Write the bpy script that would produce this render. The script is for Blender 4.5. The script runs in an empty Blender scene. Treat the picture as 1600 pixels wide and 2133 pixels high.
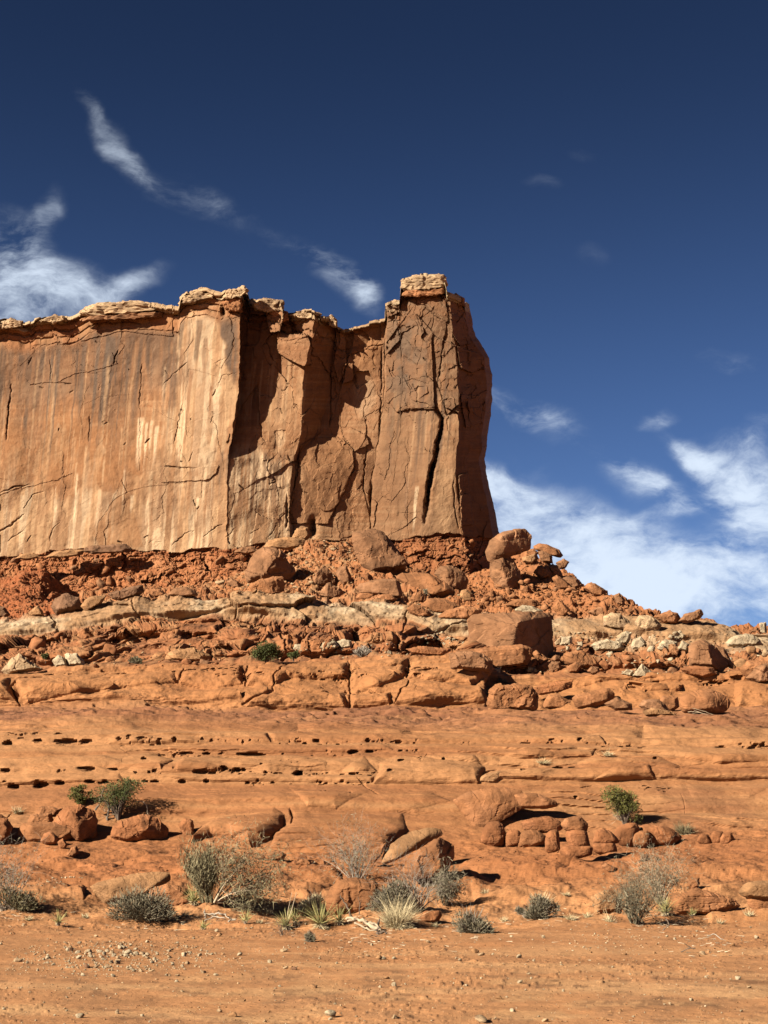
import bpy, bmesh, math, random
import numpy as np
from mathutils import Vector, Matrix, Euler

# ------------------------------------------------------------------ camera
scene = bpy.context.scene
FPX, CX, CY, HORIZ = 3204.0, 800.0, 1066.5, 1700.0
CAM = np.array([0.0, 0.0, 1.6])
PITCH = math.atan((HORIZ - CY) / FPX)
cam_data = bpy.data.cameras.new("camera")
cam = bpy.data.objects.new("camera", cam_data)
scene.collection.objects.link(cam)
cam.location = CAM
cam.rotation_euler = (math.pi / 2 + PITCH, 0, 0)
cam_data.sensor_fit = 'VERTICAL'
cam_data.sensor_height = 36.0
cam_data.lens = FPX / 2133.0 * 36.0
cam_data.clip_start = 0.1
cam_data.clip_end = 6000
scene.camera = cam
scene.view_settings.view_transform = 'Standard'
scene.view_settings.look = 'None'
scene.view_settings.gamma = 1.0
scene.view_settings.exposure = 1.91
scene.cycles.diffuse_bounces = 1
ALB = 0.335

CP, SP = math.cos(PITCH), math.sin(PITCH)
def ray(x, y):
    """direction through a photo pixel, scaled so that its world Y is 1"""
    a = (np.asarray(x, float) - CX) / FPX
    b = (CY - np.asarray(y, float)) / FPX
    ry = CP - b * SP
    rz = SP + b * CP
    return a / ry, rz / ry
def at(x, y, d):
    u, v = ray(x, y)
    d = np.asarray(d, float)
    return np.stack([u * d, d + 0 * u, CAM[2] + v * d], -1)
def project(P):
    X, Y, Z = P[..., 0], P[..., 1], P[..., 2] - CAM[2]
    depth = Y * CP + Z * SP
    up = -Y * SP + Z * CP
    return CX + FPX * X / depth, CY - FPX * up / depth

# ------------------------------------------------------------------ sun and sky
SUN_EL, SUN_SIDE = math.radians(27), math.radians(36)     # from the left, behind the camera
sdir = Vector((-math.cos(SUN_SIDE) * math.cos(SUN_EL), -math.sin(SUN_SIDE) * math.cos(SUN_EL), math.sin(SUN_EL)))
sun_data = bpy.data.lights.new("sun", 'SUN')
sun_data.energy = 5.0
sun_data.angle = math.radians(0.53)
sun_data.color = (1.0, 0.89, 0.73)
sun = bpy.data.objects.new("sun", sun_data)
scene.collection.objects.link(sun)
sun.rotation_euler = sdir.to_track_quat('Z', 'Y').to_euler()
sun.location = (-40, -30, 40)

world = bpy.data.worlds.new("World")
scene.world = world
world.use_nodes = True
def sky_nodes():
    nt = world.node_tree
    nt.nodes.clear()
    N, L = nt.nodes.new, nt.links.new
    out = N('ShaderNodeOutputWorld'); bg = N('ShaderNodeBackground')
    L(bg.outputs[0], out.inputs[0])
    bg.inputs[1].default_value = 0.05
    sky = N('ShaderNodeTexSky'); sky.sky_type = 'NISHITA'
    sky.sun_disc = False
    sky.sun_elevation = SUN_EL
    sky.sun_rotation = math.atan2(sdir.x, sdir.y)
    sky.altitude = 1500; sky.air_density = 1.0; sky.dust_density = 0.25; sky.ozone_density = 3.0
    hs = N('ShaderNodeHueSaturation'); hs.inputs['Saturation'].default_value = SKY_SAT
    hs.inputs['Value'].default_value = SKY_VAL
    L(sky.outputs[0], hs.inputs['Color'])
    # clouds: direction divided by its Y gives a fixed chart of the sky in front
    tc = N('ShaderNodeTexCoord'); sep = N('ShaderNodeSeparateXYZ'); L(tc.outputs['Generated'], sep.inputs[0])
    def math_(op, a, b=None, clamp=False):
        m = N('ShaderNodeMath'); m.operation = op; m.use_clamp = clamp
        for i, s in enumerate((a, b)):
            if s is None: continue
            if isinstance(s, (int, float)): m.inputs[i].default_value = s
            else: L(s, m.inputs[i])
        return m.outputs[0]
    yy = math_('MAXIMUM', sep.outputs[1], 0.05)
    u = math_('DIVIDE', sep.outputs[0], yy); v = math_('DIVIDE', sep.outputs[2], yy)
    front = math_('GREATER_THAN', sep.outputs[1], 0.06)
    cmb = N('ShaderNodeCombineXYZ'); L(u, cmb.inputs[0]); L(v, cmb.inputs[1])
    # the sky deepens towards the zenith
    ramp = N('ShaderNodeMapRange'); ramp.interpolation_type = 'SMOOTHSTEP'
    L(sep.outputs[2], ramp.inputs[0])
    ramp.inputs[1].default_value = 0.05; ramp.inputs[2].default_value = 0.52
    ramp.inputs[3].default_value = 1.0; ramp.inputs[4].default_value = SKY_TOP
    dm = N('ShaderNodeMix'); dm.data_type = 'RGBA'; dm.blend_type = 'MULTIPLY'; dm.inputs[0].default_value = 1.0
    tn = N('ShaderNodeVectorMath'); tn.operation = 'MULTIPLY'; tn.inputs[1].default_value = (1.0, 1.1, 1.46); L(hs.outputs[0], tn.inputs[0]); L(tn.outputs[0], dm.inputs[6]); L(ramp.outputs[0], dm.inputs[7])
    # warp
    nz = N('ShaderNodeTexNoise'); nz.inputs['Scale'].default_value = 14; nz.inputs['Detail'].default_value = 5
    L(cmb.outputs[0], nz.inputs['Vector'])
    wv = N('ShaderNodeVectorMath'); wv.operation = 'MULTIPLY_ADD'
    L(nz.outputs['Color'], wv.inputs[0]); wv.inputs[1].default_value = (0.04, 0.04, 0); wv.inputs[2].default_value = (-0.02, -0.02, 0)
    wa = N('ShaderNodeVectorMath'); wa.operation = 'ADD'; L(cmb.outputs[0], wa.inputs[0]); L(wv.outputs[0], wa.inputs[1])
    total = None
    for (x, y, a, b, ang, w) in CLOUDS:
        cu, cv = ray(x, y)
        mp = N('ShaderNodeMapping'); mp.vector_type = 'TEXTURE'
        mp.inputs['Location'].default_value = (float(cu), float(cv), 0)
        mp.inputs['Rotation'].default_value = (0, 0, math.radians(-ang))
        mp.inputs['Scale'].default_value = (a / FPX, b / FPX, 1)
        L(wa.outputs[0], mp.inputs['Vector'])
        ln = N('ShaderNodeVectorMath'); ln.operation = 'LENGTH'; L(mp.outputs[0], ln.inputs[0])
        mr = N('ShaderNodeMapRange'); mr.interpolation_type = 'SMOOTHERSTEP'
        L(ln.outputs['Value'], mr.inputs[0])
        mr.inputs[1].default_value = 1.0; mr.inputs[2].default_value = 0.0
        mr.inputs[3].default_value = 0.0; mr.inputs[4].default_value = w
        total = mr.outputs[0] if total is None else math_('ADD', total, mr.outputs[0])
    total = math_('MULTIPLY', total, front)
    # wisps: stretched noise, two sizes
    mp = N('ShaderNodeMapping'); mp.inputs['Rotation'].default_value = (0, 0, math.radians(28)); mp.inputs['Scale'].default_value = (1.0, 2.0, 1)
    L(wa.outputs[0], mp.inputs['Vector'])
    n1 = N('ShaderNodeTexNoise'); n1.inputs['Scale'].default_value = 26; n1.inputs['Detail'].default_value = 12
    n1.inputs['Roughness'].default_value = 0.66; n1.inputs['Distortion'].default_value = 0.0
    L(mp.outputs[0], n1.inputs['Vector'])
    n2 = N('ShaderNodeTexNoise'); n2.inputs['Scale'].default_value = 9; n2.inputs['Detail'].default_value = 5
    L(mp.outputs[0], n2.inputs['Vector'])
    nn = math_('ADD', math_('MULTIPLY', math_('SUBTRACT', n1.outputs['Fac'], 0.5), 2.6), math_('MULTIPLY', math_('SUBTRACT', n2.outputs['Fac'], 0.5), 3.0))
    gate = math_('MINIMUM', math_('MULTIPLY', total, 1.6), 1.0)
    dens = math_('ADD', total, math_('MULTIPLY', nn, math_('MULTIPLY', gate, 0.95)))
    mr = N('ShaderNodeMapRange'); mr.interpolation_type = 'SMOOTHSTEP'; L(dens, mr.inputs[0])
    mr.inputs[1].default_value = 0.03; mr.inputs[2].default_value = 1.45; mr.inputs[3].default_value = 0; mr.inputs[4].default_value = 0.92
    mix = N('ShaderNodeMix'); mix.data_type = 'RGBA'; L(mr.outputs[0], mix.inputs[0])
    L(dm.outputs[2], mix.inputs[6]); mix.inputs[7].default_value = CLOUD_COL
    L(mix.outputs[2], bg.inputs[0])
SKY_SAT, SKY_VAL, SKY_TOP = 1.05, 0.339, 0.32
CLOUD_COL = (4.2, 4.8, 5.6, 1)
# photo position, half length, half width, slope in degrees (down to the right positive), weight
CLOUDS = [
    (250, 320, 190, 60, 54, .34), (330, 395, 170, 60, 34, .27), (440, 420, 150, 60, 38, .28), (185, 225, 110, 45, 60, .22), (540, 480, 160, 45, 35, .10),
    (630, 520, 150, 45, 30, .20), (700, 570, 150, 60, 38, .42), (765, 615, 110, 60, 60, .46),
    (0, 640, 400, 130, 10, 0.74), (20, 530, 190, 150, 45, .55), (90, 450, 110, 60, 110, .30), (270, 600, 140, 45, -28, .42), (150, 590, 240, 80, 20, .40),
    (1080, 845, 200, 60, 12, .46), (1180, 895, 160, 60, 28, .30), (1345, 858, 90, 40, -12, .40), (1210, 320, 80, 36, 10, .10), (1120, 385, 80, 34, 10, .14),
    (1080, 1040, 330, 100, 14, 0.59), (1200, 1110, 380, 95, 6, 0.70), (1050, 1000, 170, 60, 22, .45), (1130, 1180, 460, 110, 8, 0.70),
    (1350, 1010, 180, 70, 25, .60), (1420, 1060, 140, 40, -15, .42), (1290, 970, 120, 40, 25, .32), (1120, 960, 120, 40, 15, .2),
    (1420, 935, 130, 50, 32, .48), (1510, 1000, 180, 80, 35, .65), (1590, 1030, 200, 150, 20, 0.67), (1610, 1120, 200, 170, 0, 0.70),
    (1330, 1190, 430, 90, 6, 0.59), (1540, 1210, 340, 110, 8, 0.67), (1450, 1275, 420, 90, 8, 0.63), (1250, 1230, 300, 90, 10, 0.55),
    (1550, 760, 160, 50, 15, .26), (1590, 900, 100, 60, -35, .3), (1240, 520, 80, 46, 0, .10), (1520, 925, 170, 45, 10, .28),
]
sky_nodes()
# ------------------------------------------------------------------ noise on arrays
def _h(i, j, k, seed):
    h = (i.astype(np.uint32) * np.uint32(374761393) + j.astype(np.uint32) * np.uint32(668265263)
         + k.astype(np.uint32) * np.uint32(2246822519) + np.uint32((seed * 3266489917) & 0xffffffff))
    h ^= h >> np.uint32(13); h *= np.uint32(1274126177); h ^= h >> np.uint32(16)
    h *= np.uint32(2654435761); h ^= h >> np.uint32(15)
    return h
def _r(h): return (h & np.uint32(0xffffff)).astype(np.float32) * np.float32(1 / 16777215.0)
def vnoise(x, y, z, seed=0):
    x, y, z = (np.asarray(a, np.float32) for a in (x, y, z))
    xi, yi, zi = np.floor(x), np.floor(y), np.floor(z)
    fx, fy, fz = x - xi, y - yi, z - zi
    fx = fx * fx * fx * (fx * (fx * 6 - 15) + 10); fy = fy * fy * fy * (fy * (fy * 6 - 15) + 10); fz = fz * fz * fz * (fz * (fz * 6 - 15) + 10)
    xi, yi, zi = xi.astype(np.int64), yi.astype(np.int64), zi.astype(np.int64)
    def c(a, b, d): return _r(_h(xi + a, yi + b, zi + d, seed))
    a = c(0,0,0) * (1 - fx) + c(1,0,0) * fx; b = c(0,1,0) * (1 - fx) + c(1,1,0) * fx
    e = c(0,0,1) * (1 - fx) + c(1,0,1) * fx; g = c(0,1,1) * (1 - fx) + c(1,1,1) * fx
    lo = a * (1 - fy) + b * fy; hi = e * (1 - fy) + g * fy
    return (lo * (1 - fz) + hi * fz) * 2 - 1
def fbm(x, y, z, oct=4, seed=0, gain=0.5, lac=2.03):
    s, a, t = 0, 1.0, 0
    for o in range(oct):
        s = s + a * vnoise(x, y, z, seed + o * 17); t += a; a *= gain
        x, y, z = (0.8 * x + 0.6 * y) * lac + 3.1, (-0.6 * x + 0.8 * y) * lac + 7.7, z * lac + 1.3
    return s / t * 1.6
def fbm_axis(x, y, z, oct=4, seed=0, gain=0.5, lac=2.03):     # keeps its stretch direction
    s, a, t = 0, 1.0, 0
    for o in range(oct):
        s = s + a * vnoise(x, y, z, seed + o * 17); t += a; a *= gain
        x, y, z = x * lac + 3.1, y * lac + 7.7, z * lac + 1.3
    return s / t * 1.6
def cells(x, y, seed=0, jit=0.9):
    """2-D Voronoi: F1, F2, three random numbers of the cell, offset to its centre"""
    xi, yi = np.floor(x).astype(np.int64), np.floor(y).astype(np.int64)
    f1 = np.full(x.shape, 9.0, np.float32); f2 = f1.copy()
    ox = np.zeros_like(f1); oy = np.zeros_like(f1); hh = np.zeros(x.shape, np.uint32)
    zero = np.zeros_like(xi)
    for a in (-1, 0, 1):
        for b in (-1, 0, 1):
            h1 = _h(xi + a, yi + b, zero, seed); h2 = _h(xi + a, yi + b, zero + 1, seed)
            dx = (xi + a + 0.5 + jit * (_r(h1) - 0.5) - x).astype(np.float32)
            dy = (yi + b + 0.5 + jit * (_r(h2) - 0.5) - y).astype(np.float32)
            d = np.sqrt(dx * dx + dy * dy)
            near = d < f1
            f2 = np.where(near, f1, np.minimum(f2, d)); f1 = np.where(near, d, f1)
            ox = np.where(near, dx, ox); oy = np.where(near, dy, oy); hh = np.where(near, h1 ^ (h2 << np.uint32(1)), hh)
    z = np.zeros(x.shape, np.int64)
    hh = hh.astype(np.int64)
    return f1, f2, _r(_h(hh, z, z, 5)), _r(_h(hh, z, z, 6)), _r(_h(hh, z, z, 7)), ox, oy
def sstep(a, b, x):
    t = np.clip((x - a) / (b - a), 0, 1); return t * t * (3 - 2 * t)
def interp(x, pts, k=1):
    p = np.array(pts, float); return np.interp(x, p[:, 0], p[:, k])
def dist_poly(px, py, pts):
    """distance to a polyline, and position along it 0..1"""
    best = np.full(px.shape, 1e9, np.float32); pos = np.zeros(px.shape, np.float32)
    n = len(pts) - 1
    for i in range(n):
        (x0, y0), (x1, y1) = pts[i][:2], pts[i + 1][:2]
        dx, dy = x1 - x0, y1 - y0
        t = np.clip(((px - x0) * dx + (py - y0) * dy) / (dx * dx + dy * dy + 1e-9), 0, 1)
        d = np.hypot(px - x0 - t * dx, py - y0 - t * dy)
        m = d < best; best = np.where(m, d, best); pos = np.where(m, (i + t) / n, pos)
    return best, pos
def inside(px, py, pts):
    r = np.zeros(px.shape, bool); n = len(pts)
    for i in range(n):
        (x0, y0), (x1, y1) = pts[i], pts[(i + 1) % n]
        if y0 == y1: continue
        c = ((y0 > py) != (y1 > py)) & (px < (x1 - x0) * (py - y0) / (y1 - y0) + x0)
        r ^= c
    return r
def mixc(c, b, m):
    m = np.clip(np.asarray(m), 0, 1)[..., None]; return c * (1 - m) + np.asarray(b, np.float32) * m

# ------------------------------------------------------------------ mesh tools
def link(name, me, mats, parent=None):
    o = bpy.data.objects.new(name, me); scene.collection.objects.link(o)
    for m in (mats if isinstance(mats, (list, tuple)) else [mats]):
        me.materials.append(m)
    if parent: o.parent = parent
    return o
def tag(o, label=None, cat=None, group=None, kind=None):
    if label: o['label'] = label
    if cat: o['category'] = cat
    if group: o['group'] = group
    if kind: o['kind'] = kind
    return o
def mesh_np(name, V, F, col=None, smooth=True):
    me = bpy.data.meshes.new(name)
    V = np.asarray(V, np.float32).reshape(-1, 3); F = np.asarray(F, np.int32)
    nv, nf, k = len(V), len(F), F.shape[1]
    me.vertices.add(nv); me.vertices.foreach_set('co', V.ravel())
    me.loops.add(nf * k); me.loops.foreach_set('vertex_index', F.ravel())
    me.polygons.add(nf)
    me.polygons.foreach_set('loop_start', np.arange(0, nf * k, k, dtype=np.int32))
    me.polygons.foreach_set('use_smooth', np.full(nf, smooth, dtype=bool))
    me.update(calc_edges=True)
    if col is not None:
        a = me.attributes.new('col', 'FLOAT_COLOR', 'POINT')
        c = np.ones((nv, 4), np.float32); c[:, :3] = np.asarray(col, np.float32).reshape(-1, 3) if np.ndim(col) > 1 else np.asarray(col, np.float32)
        a.data.foreach_set('color', c.ravel())
    return me
def grid_faces(r, c, flip=False):
    i = np.arange(r - 1)[:, None] * c + np.arange(c - 1)[None, :]
    f = np.stack([i, i + 1, i + c + 1, i + c], -1).reshape(-1, 4)
    return f[:, ::-1] if flip else f
def normals_grid(P):
    a = np.gradient(P, axis=1); b = np.gradient(P, axis=0)
    n = np.cross(a, b); n /= np.linalg.norm(n, axis=-1, keepdims=True) + 1e-9
    return n

# ------------------------------------------------------------------ materials
def rock_mat(name, var=0.22, scale=3.0, bump=0.02, rough=0.92, flat=(1, 1, 1)):
    m = bpy.data.materials.new(name); m.use_nodes = True
    nt = m.node_tree; nt.nodes.clear(); N, L = nt.nodes.new, nt.links.new
    out = N('ShaderNodeOutputMaterial'); b = N('ShaderNodeBsdfPrincipled'); L(b.outputs[0], out.inputs[0])
    b.inputs['Roughness'].default_value = rough; b.inputs['Specular IOR Level'].default_value = 0.15
    at_ = N('ShaderNodeAttribute'); at_.attribute_name = 'col'
    tc = N('ShaderNodeTexCoord'); mp = N('ShaderNodeMapping'); mp.inputs['Scale'].default_value = flat
    L(tc.outputs['Object'], mp.inputs['Vector'])
    n1 = N('ShaderNodeTexNoise'); n1.inputs['Scale'].default_value = scale; n1.inputs['Detail'].default_value = 8; n1.inputs['Roughness'].default_value = 0.65
    L(mp.outputs[0], n1.inputs['Vector'])
    n2 = N('ShaderNodeTexNoise'); n2.inputs['Scale'].default_value = scale * 9; n2.inputs['Detail'].default_value = 5; n2.inputs['Roughness'].default_value = 0.7
    L(mp.outputs[0], n2.inputs['Vector'])
    mr = N('ShaderNodeMapRange'); L(n1.outputs['Fac'], mr.inputs[0])
    mr.inputs[1].default_value = 0.25; mr.inputs[2].default_value = 0.75
    mr.inputs[3].default_value = 1 - var; mr.inputs[4].default_value = 1 + var
    mr2 = N('ShaderNodeMapRange'); L(n2.outputs['Fac'], mr2.inputs[0])
    mr2.inputs[1].default_value = 0.25; mr2.inputs[2].default_value = 0.75
    mr2.inputs[3].default_value = 1 - var * 0.6; mr2.inputs[4].default_value = 1 + var * 0.6
    mu = N('ShaderNodeMath'); mu.operation = 'MULTIPLY'; L(mr.outputs[0], mu.inputs[0]); L(mr2.outputs[0], mu.inputs[1])
    mx = N('ShaderNodeVectorMath'); mx.operation = 'SCALE'; L(at_.outputs['Color'], mx.inputs[0]); L(mu.outputs[0], mx.inputs['Scale'])
    L(mx.outputs[0], b.inputs['Base Color'])
    ad = N('ShaderNodeMath'); ad.operation = 'MULTIPLY_ADD'; L(n2.outputs['Fac'], ad.inputs[0]); ad.inputs[1].default_value = 0.35; L(n1.outputs['Fac'], ad.inputs[2])
    bp = N('ShaderNodeBump'); bp.inputs['Strength'].default_value = 1.0; bp.inputs['Distance'].default_value = bump
    L(ad.outputs[0], bp.inputs['Height']); L(bp.outputs[0], b.inputs['Normal'])
    return m
M_SLOPE = rock_mat('slickrock', 0.21, 1.9, 0.06, flat=(0.5, 0.5, 3.2))
M_SAND = rock_mat('red_sand', 0.18, 6.0, 0.012, flat=(0.5, 0.5, 1))
M_CLIFF = rock_mat('cliff_sandstone', 0.17, 1.7, 0.05, flat=(1, 1, 0.8))
M_ROCK = rock_mat('boulder_sandstone', 0.24, 2.5, 0.045, flat=(1, 1, 2.0))
M_STONE = rock_mat('small_stone', 0.2, 18.0, 0.006)

def plant_mat(name, c1, c2, rough=0.8):
    m = bpy.data.materials.new(name); m.use_nodes = True
    nt = m.node_tree; nt.nodes.clear(); N, L = nt.nodes.new, nt.links.new
    out = N('ShaderNodeOutputMaterial'); b = N('ShaderNodeBsdfPrincipled'); L(b.outputs[0], out.inputs[0])
    b.inputs['Roughness'].default_value = rough; b.inputs['Specular IOR Level'].default_value = 0.2
    g = N('ShaderNodeNewGeometry')
    n = N('ShaderNodeTexNoise'); n.inputs['Scale'].default_value = 9; n.inputs['Detail'].default_value = 3
    tc = N('ShaderNodeTexCoord'); L(tc.outputs['Object'], n.inputs['Vector'])
    ad = N('ShaderNodeMath'); ad.operation = 'MULTIPLY_ADD'; L(g.outputs['Random Per Island'], ad.inputs[0]); ad.inputs[1].default_value = 0.7; 
    sb = N('ShaderNodeMath'); sb.operation = 'MULTIPLY_ADD'; L(n.outputs['Fac'], sb.inputs[0]); sb.inputs[1].default_value = 0.9; sb.inputs[2].default_value = -0.3
    L(sb.outputs[0], ad.inputs[2])
    mx = N('ShaderNodeMix'); mx.data_type = 'RGBA'; L(ad.outputs[0], mx.inputs[0]); mx.inputs[6].default_value = (*[.72 * v for v in c1], 1); mx.inputs[7].default_value = (*[.72 * v for v in c2], 1)
    L(mx.outputs[2], b.inputs['Base Color'])
    return m
# ------------------------------------------------------------------ the slope: sand, slickrock, ledges, talus
PITCH_PX = 1.7
# lines across the slope, photo x, photo y, distance
LINES = [
  ('front', [(-400,3300,3.2),(2000,3300,3.2)]),
  ('sand',  [(-400,2000,17.1),(2000,2000,17.1)]),
  ('bank',  [(-400,1912,24.2),(0,1912,24.2),(300,1908,24.6),(700,1915,24.0),(1000,1912,24.2),(1600,1905,25.0),(2000,1905,25)]),
  ('bank2', [(-400,1858,29),(0,1858,29),(200,1870,28.6),(420,1850,29),(600,1862,29),(800,1862,29),(1000,1850,29.5),(1300,1848,29.5),(1600,1852,29.5),(2000,1852,29.5)]),
  ('shelf', [(-400,1775,34.6),(0,1775,34.6),(200,1772,34.8),(400,1775,34.5),(560,1785,34),(700,1788,34),(850,1782,34.2),(980,1765,35),(1150,1770,34.8),(1300,1755,35.4),(1500,1738,36),(1600,1738,36),(2000,1738,36)]),
  ('wall0', [(-400,1735,36.4),(0,1735,36.4),(200,1722,36.6),(360,1745,36),(500,1765,35.2),(580,1772,34.8),(800,1768,35),(960,1748,35.8),(1150,1738,36.2),(1300,1736,36.3),(1450,1732,36.4),(1600,1730,36.6),(2000,1730,36.6)]),
  ('wall1', [(-400,1632,39.2),(0,1632,39.2),(500,1630,39.2),(800,1632,39),(1000,1632,39),(1600,1626,39.4),(2000,1626,39.4)]),
  ('wall2', [(-400,1548,41.6),(0,1548,41.6),(500,1550,41.4),(800,1550,41.4),(1000,1548,41.6),(1300,1549,41.6),(1600,1556,41.4),(2000,1556,41.4)]),
  ('bench', [(-400,1500,44),(0,1500,44),(500,1506,44),(1000,1512,43.6),(1600,1508,44),(2000,1508,44)]),
  ('foot',  [(-400,1462,53),(0,1470,53),(300,1468,53),(480,1480,52),(560,1484,52),(850,1482,52),(1010,1478,52.5),(1300,1480,52.5),(1600,1483,52),(2000,1483,52)]),
  ('ledge', [(-400,1408,56),(0,1405,56),(200,1394,56.4),(420,1384,56.8),(600,1380,57),(700,1376,57),(950,1372,57.4),(1012,1378,57),(1035,1412,57),(1200,1408,57),(1400,1402,57),(1600,1404,57),(2000,1404,57)]),
  ('back',  [(-400,1398,62),(0,1396,62),(200,1386,62),(420,1378,62),(600,1372,62),(800,1362,62),(950,1366,62),(1040,1398,61),(1200,1400,61),(1400,1396,61),(1600,1396,61),(2000,1396,61)]),
  ('step',  [(-400,1330,73),(0,1325,73),(100,1318,73),(200,1302,73.5),(300,1284,74),(450,1275,74),(640,1292,74),(850,1296,73.6),(900,1318,72.5),(1000,1318,72.5),(1150,1324,72.5),(1300,1330,72.5),(1420,1338,72),(1600,1352,71.5),(2000,1370,71)]),
  ('white', [(-400,1300,75.2),(0,1292,75.2),(100,1284,75.4),(180,1274,75.6),(250,1256,75.8),(400,1243,76),(630,1240,76),(650,1243,76),(665,1254,75.8),(800,1254,75.6),(860,1270,75.2),(960,1283,75),(1150,1284,75),(1300,1290,75),(1380,1298,75),(1500,1304,75),(1600,1315,75),(2000,1350,75)]),
  ('talus', [(-400,1290,82),(0,1284,82),(100,1276,82),(180,1266,82),(250,1248,83),(400,1236,83),(630,1228,83),(800,1228,83),(900,1236,82.5),(960,1250,82),(1080,1245,82),(1180,1250,81),(1240,1258,79.6),(1300,1274,78.4),(1370,1295,77),(1450,1301,76.5),(1600,1314,76.3),(2000,1349,76.3)]),
  ('top',   [(-400,1270,95),(-60,1230,94.5),(0,1206,94),(50,1190,93.6),(85,1196,93.6),(115,1222,94),(140,1240,95),(250,1238,95),(400,1230,95),(470,1212,95),(540,1180,95),(620,1152,95),(690,1126,95.4),(770,1112,95.6),(810,1140,95),(850,1182,94),(980,1192,94),(1015,1182,94),(1040,1158,93.5),(1100,1152,93),(1150,1178,91),(1190,1200,89.4),(1240,1228,87),(1300,1258,83),(1370,1293,79),(1450,1300,77.5),(1600,1313,77.2),(2000,1348,77.2)]),
  ('rear',  [(-400,1290,102),(0,1260,102),(300,1260,102),(600,1200,103),(800,1170,103),(1000,1215,101),(1100,1190,99),(1200,1235,95),(1300,1290,91),(1370,1325,87),(1600,1345,85),(2000,1380,85)]),
  ('rear2', [(-400,1600,150),(2000,1600,150)]),
]
ROWS = {}
def build_slope():
    xs = np.concatenate([np.arange(-1500, -150, 14.0), np.arange(-150, 1760, PITCH_PX), np.arange(1762, 3100, 14.0)])
    ys, ds, zone = [], [], []
    for k in range(len(LINES) - 1):
        (n0, a), (n1, b) = LINES[k], LINES[k + 1]
        y0, y1 = interp(xs, a, 1), interp(xs, b, 1)
        d0, d1 = interp(xs, a, 2), interp(xs, b, 2)
        gap = np.abs(y0 - y1).max()
        n = max(3, int(gap / PITCH_PX))
        if n0 == 'front': n = 330
        if n0 == 'rear': n = 6
        if n0 in ('bench', 'ledge', 'talus', 'white'): n = int(n * 1.5) + 6
        t = np.linspace(0, 1, n, endpoint=False)
        if k == len(LINES) - 2: t = np.linspace(0, 1, n)
        for tt in t:
            ys.append(y0 + (y1 - y0) * tt)
            if n0 in ('front', 'sand'):
                v0, v1 = 1 / d0, 1 / d1; ds.append(1 / (v0 + (v1 - v0) * tt))
            else:
                ds.append(d0 + (d1 - d0) * tt)
            zone.append(k + tt)
    PX = np.broadcast_to(xs, (len(ys), len(xs))).astype(np.float32)
    PY = np.array(ys, np.float32); D = np.array(ds, np.float32); Zn = np.array(zone, np.float32)[:, None] + 0 * PX
    kb = [n for n, _ in LINES].index('back'); kl = [n for n, _ in LINES].index('ledge'); kf = [n for n, _ in LINES].index('foot')
    def stair(k, n, flat_, seed, amt=1.0):
        nonlocal D
        t = np.clip(Zn - k, 0, 1); on = (Zn >= k) & (Zn <= k + 1)
        w = np.interp(PX[0], np.arange(-400, 2100, 60), np.random.RandomState(seed).uniform(-.45, .45, 42))[None, :] * np.sin(np.pi * t)
        w = w + 0.22 * vnoise(PX * .02, PY * .02, 0 * PX, seed) * np.sin(np.pi * t)
        q = t * n + w; i = np.floor(q); f = q - i
        st = (i + np.where(f < flat_, f / flat_ * 0.10, 0.10 + (f - flat_) / (1 - flat_) * 0.90)) / n
        a, b = D[np.argmax(Zn[:, 0] >= k)], interp(xs, LINES[k + 1][1], 2)
        D = np.where(on, a + (b - a) * (t + (np.clip(st, 0, 1) - t) * amt), D)
    stair(kb, 4, .80, 5)
    stair(kf, 2, .75, 6, .15)
    kw = [n for n, _ in LINES].index('wall1'); k0 = [n for n, _ in LINES].index('wall0')
    stair(kw, 3, .66, 7, .30); stair(kw + 1, 1, .7, 8, .25)
    # smooth the kinks between bands a little, along the rows
    P = at(PX, PY, D)
    # flat sand stays exactly flat
    zi = {n: i for i, (n, _) in enumerate(LINES)}
    ROWS['zi'] = zi
    flat = Zn < zi['bank']
    P[..., 2] = np.where(flat, 0.02 * np.sin(P[..., 0] * 0.6), P[..., 2])
    for it in range(3):                                        # round the creases off
        Q = P.copy(); Q[1:-1] = 0.25 * P[:-2] + 0.5 * P[1:-1] + 0.25 * P[2:]
        P = Q
    N = normals_grid(P)
    X, Y, Z = P[..., 0], P[..., 1], P[..., 2]
    def band(a, b, s=0.25): return sstep(zi[a] - s, zi[a] + s, Zn) * (1 - sstep(zi[b] - s, zi[b] + s, Zn))
    H = np.zeros_like(X)                                        # displacement along the normal
    pxm = D / FPX                                               # metres per photo pixel
    big = fbm(X * 0.16, Y * 0.16, Z * 0.3, 4, 3)
    mid = fbm(X * 0.7, Y * 0.7, Z * 1.2, 5, 9)
    fine = fbm(X * 3.1, Y * 3.1, Z * 5.0, 4, 21)
    warp = fbm(X * 0.35, Y * 0.2, Z * 0.2, 4, 33)
    sand = 1 - sstep(zi['bank'] - 0.1, zi['bank'] + 0.7, Zn)
    # ---- sand: crust, low ripples, hollows
    rip = fbm(X * 0.9, Y * 0.55, 0 * X, 4, 41)
    crust = fbm(X * 5.0, Y * 2.2, 0 * X, 4, 43)
    grit = vnoise(X * 22, Y * 14, 0 * X, 44)
    clod = np.maximum(vnoise(X * 11, Y * 11, 0 * X, 45) - .45, 0) + .6 * np.maximum(vnoise(X * 19, Y * 19, 0 * X, 46) - .45, 0)
    H += sand * (0.014 * rip + 0.006 * fbm(X * 3, Y * 3, 0 * X, 3, 47) + .03 * clod * sstep(-.3, .4, fbm(X * .6, Y * .3, 0 * X, 3, 48)))
    # ---- sandy bank and foot of the rock
    bk = band('bank', 'wall0', 0.4)
    H += bk * (0.18 * big + 0.15 * mid + 0.05 * fine)
    yy = PY + 7 * warp + 3 * mid
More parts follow.
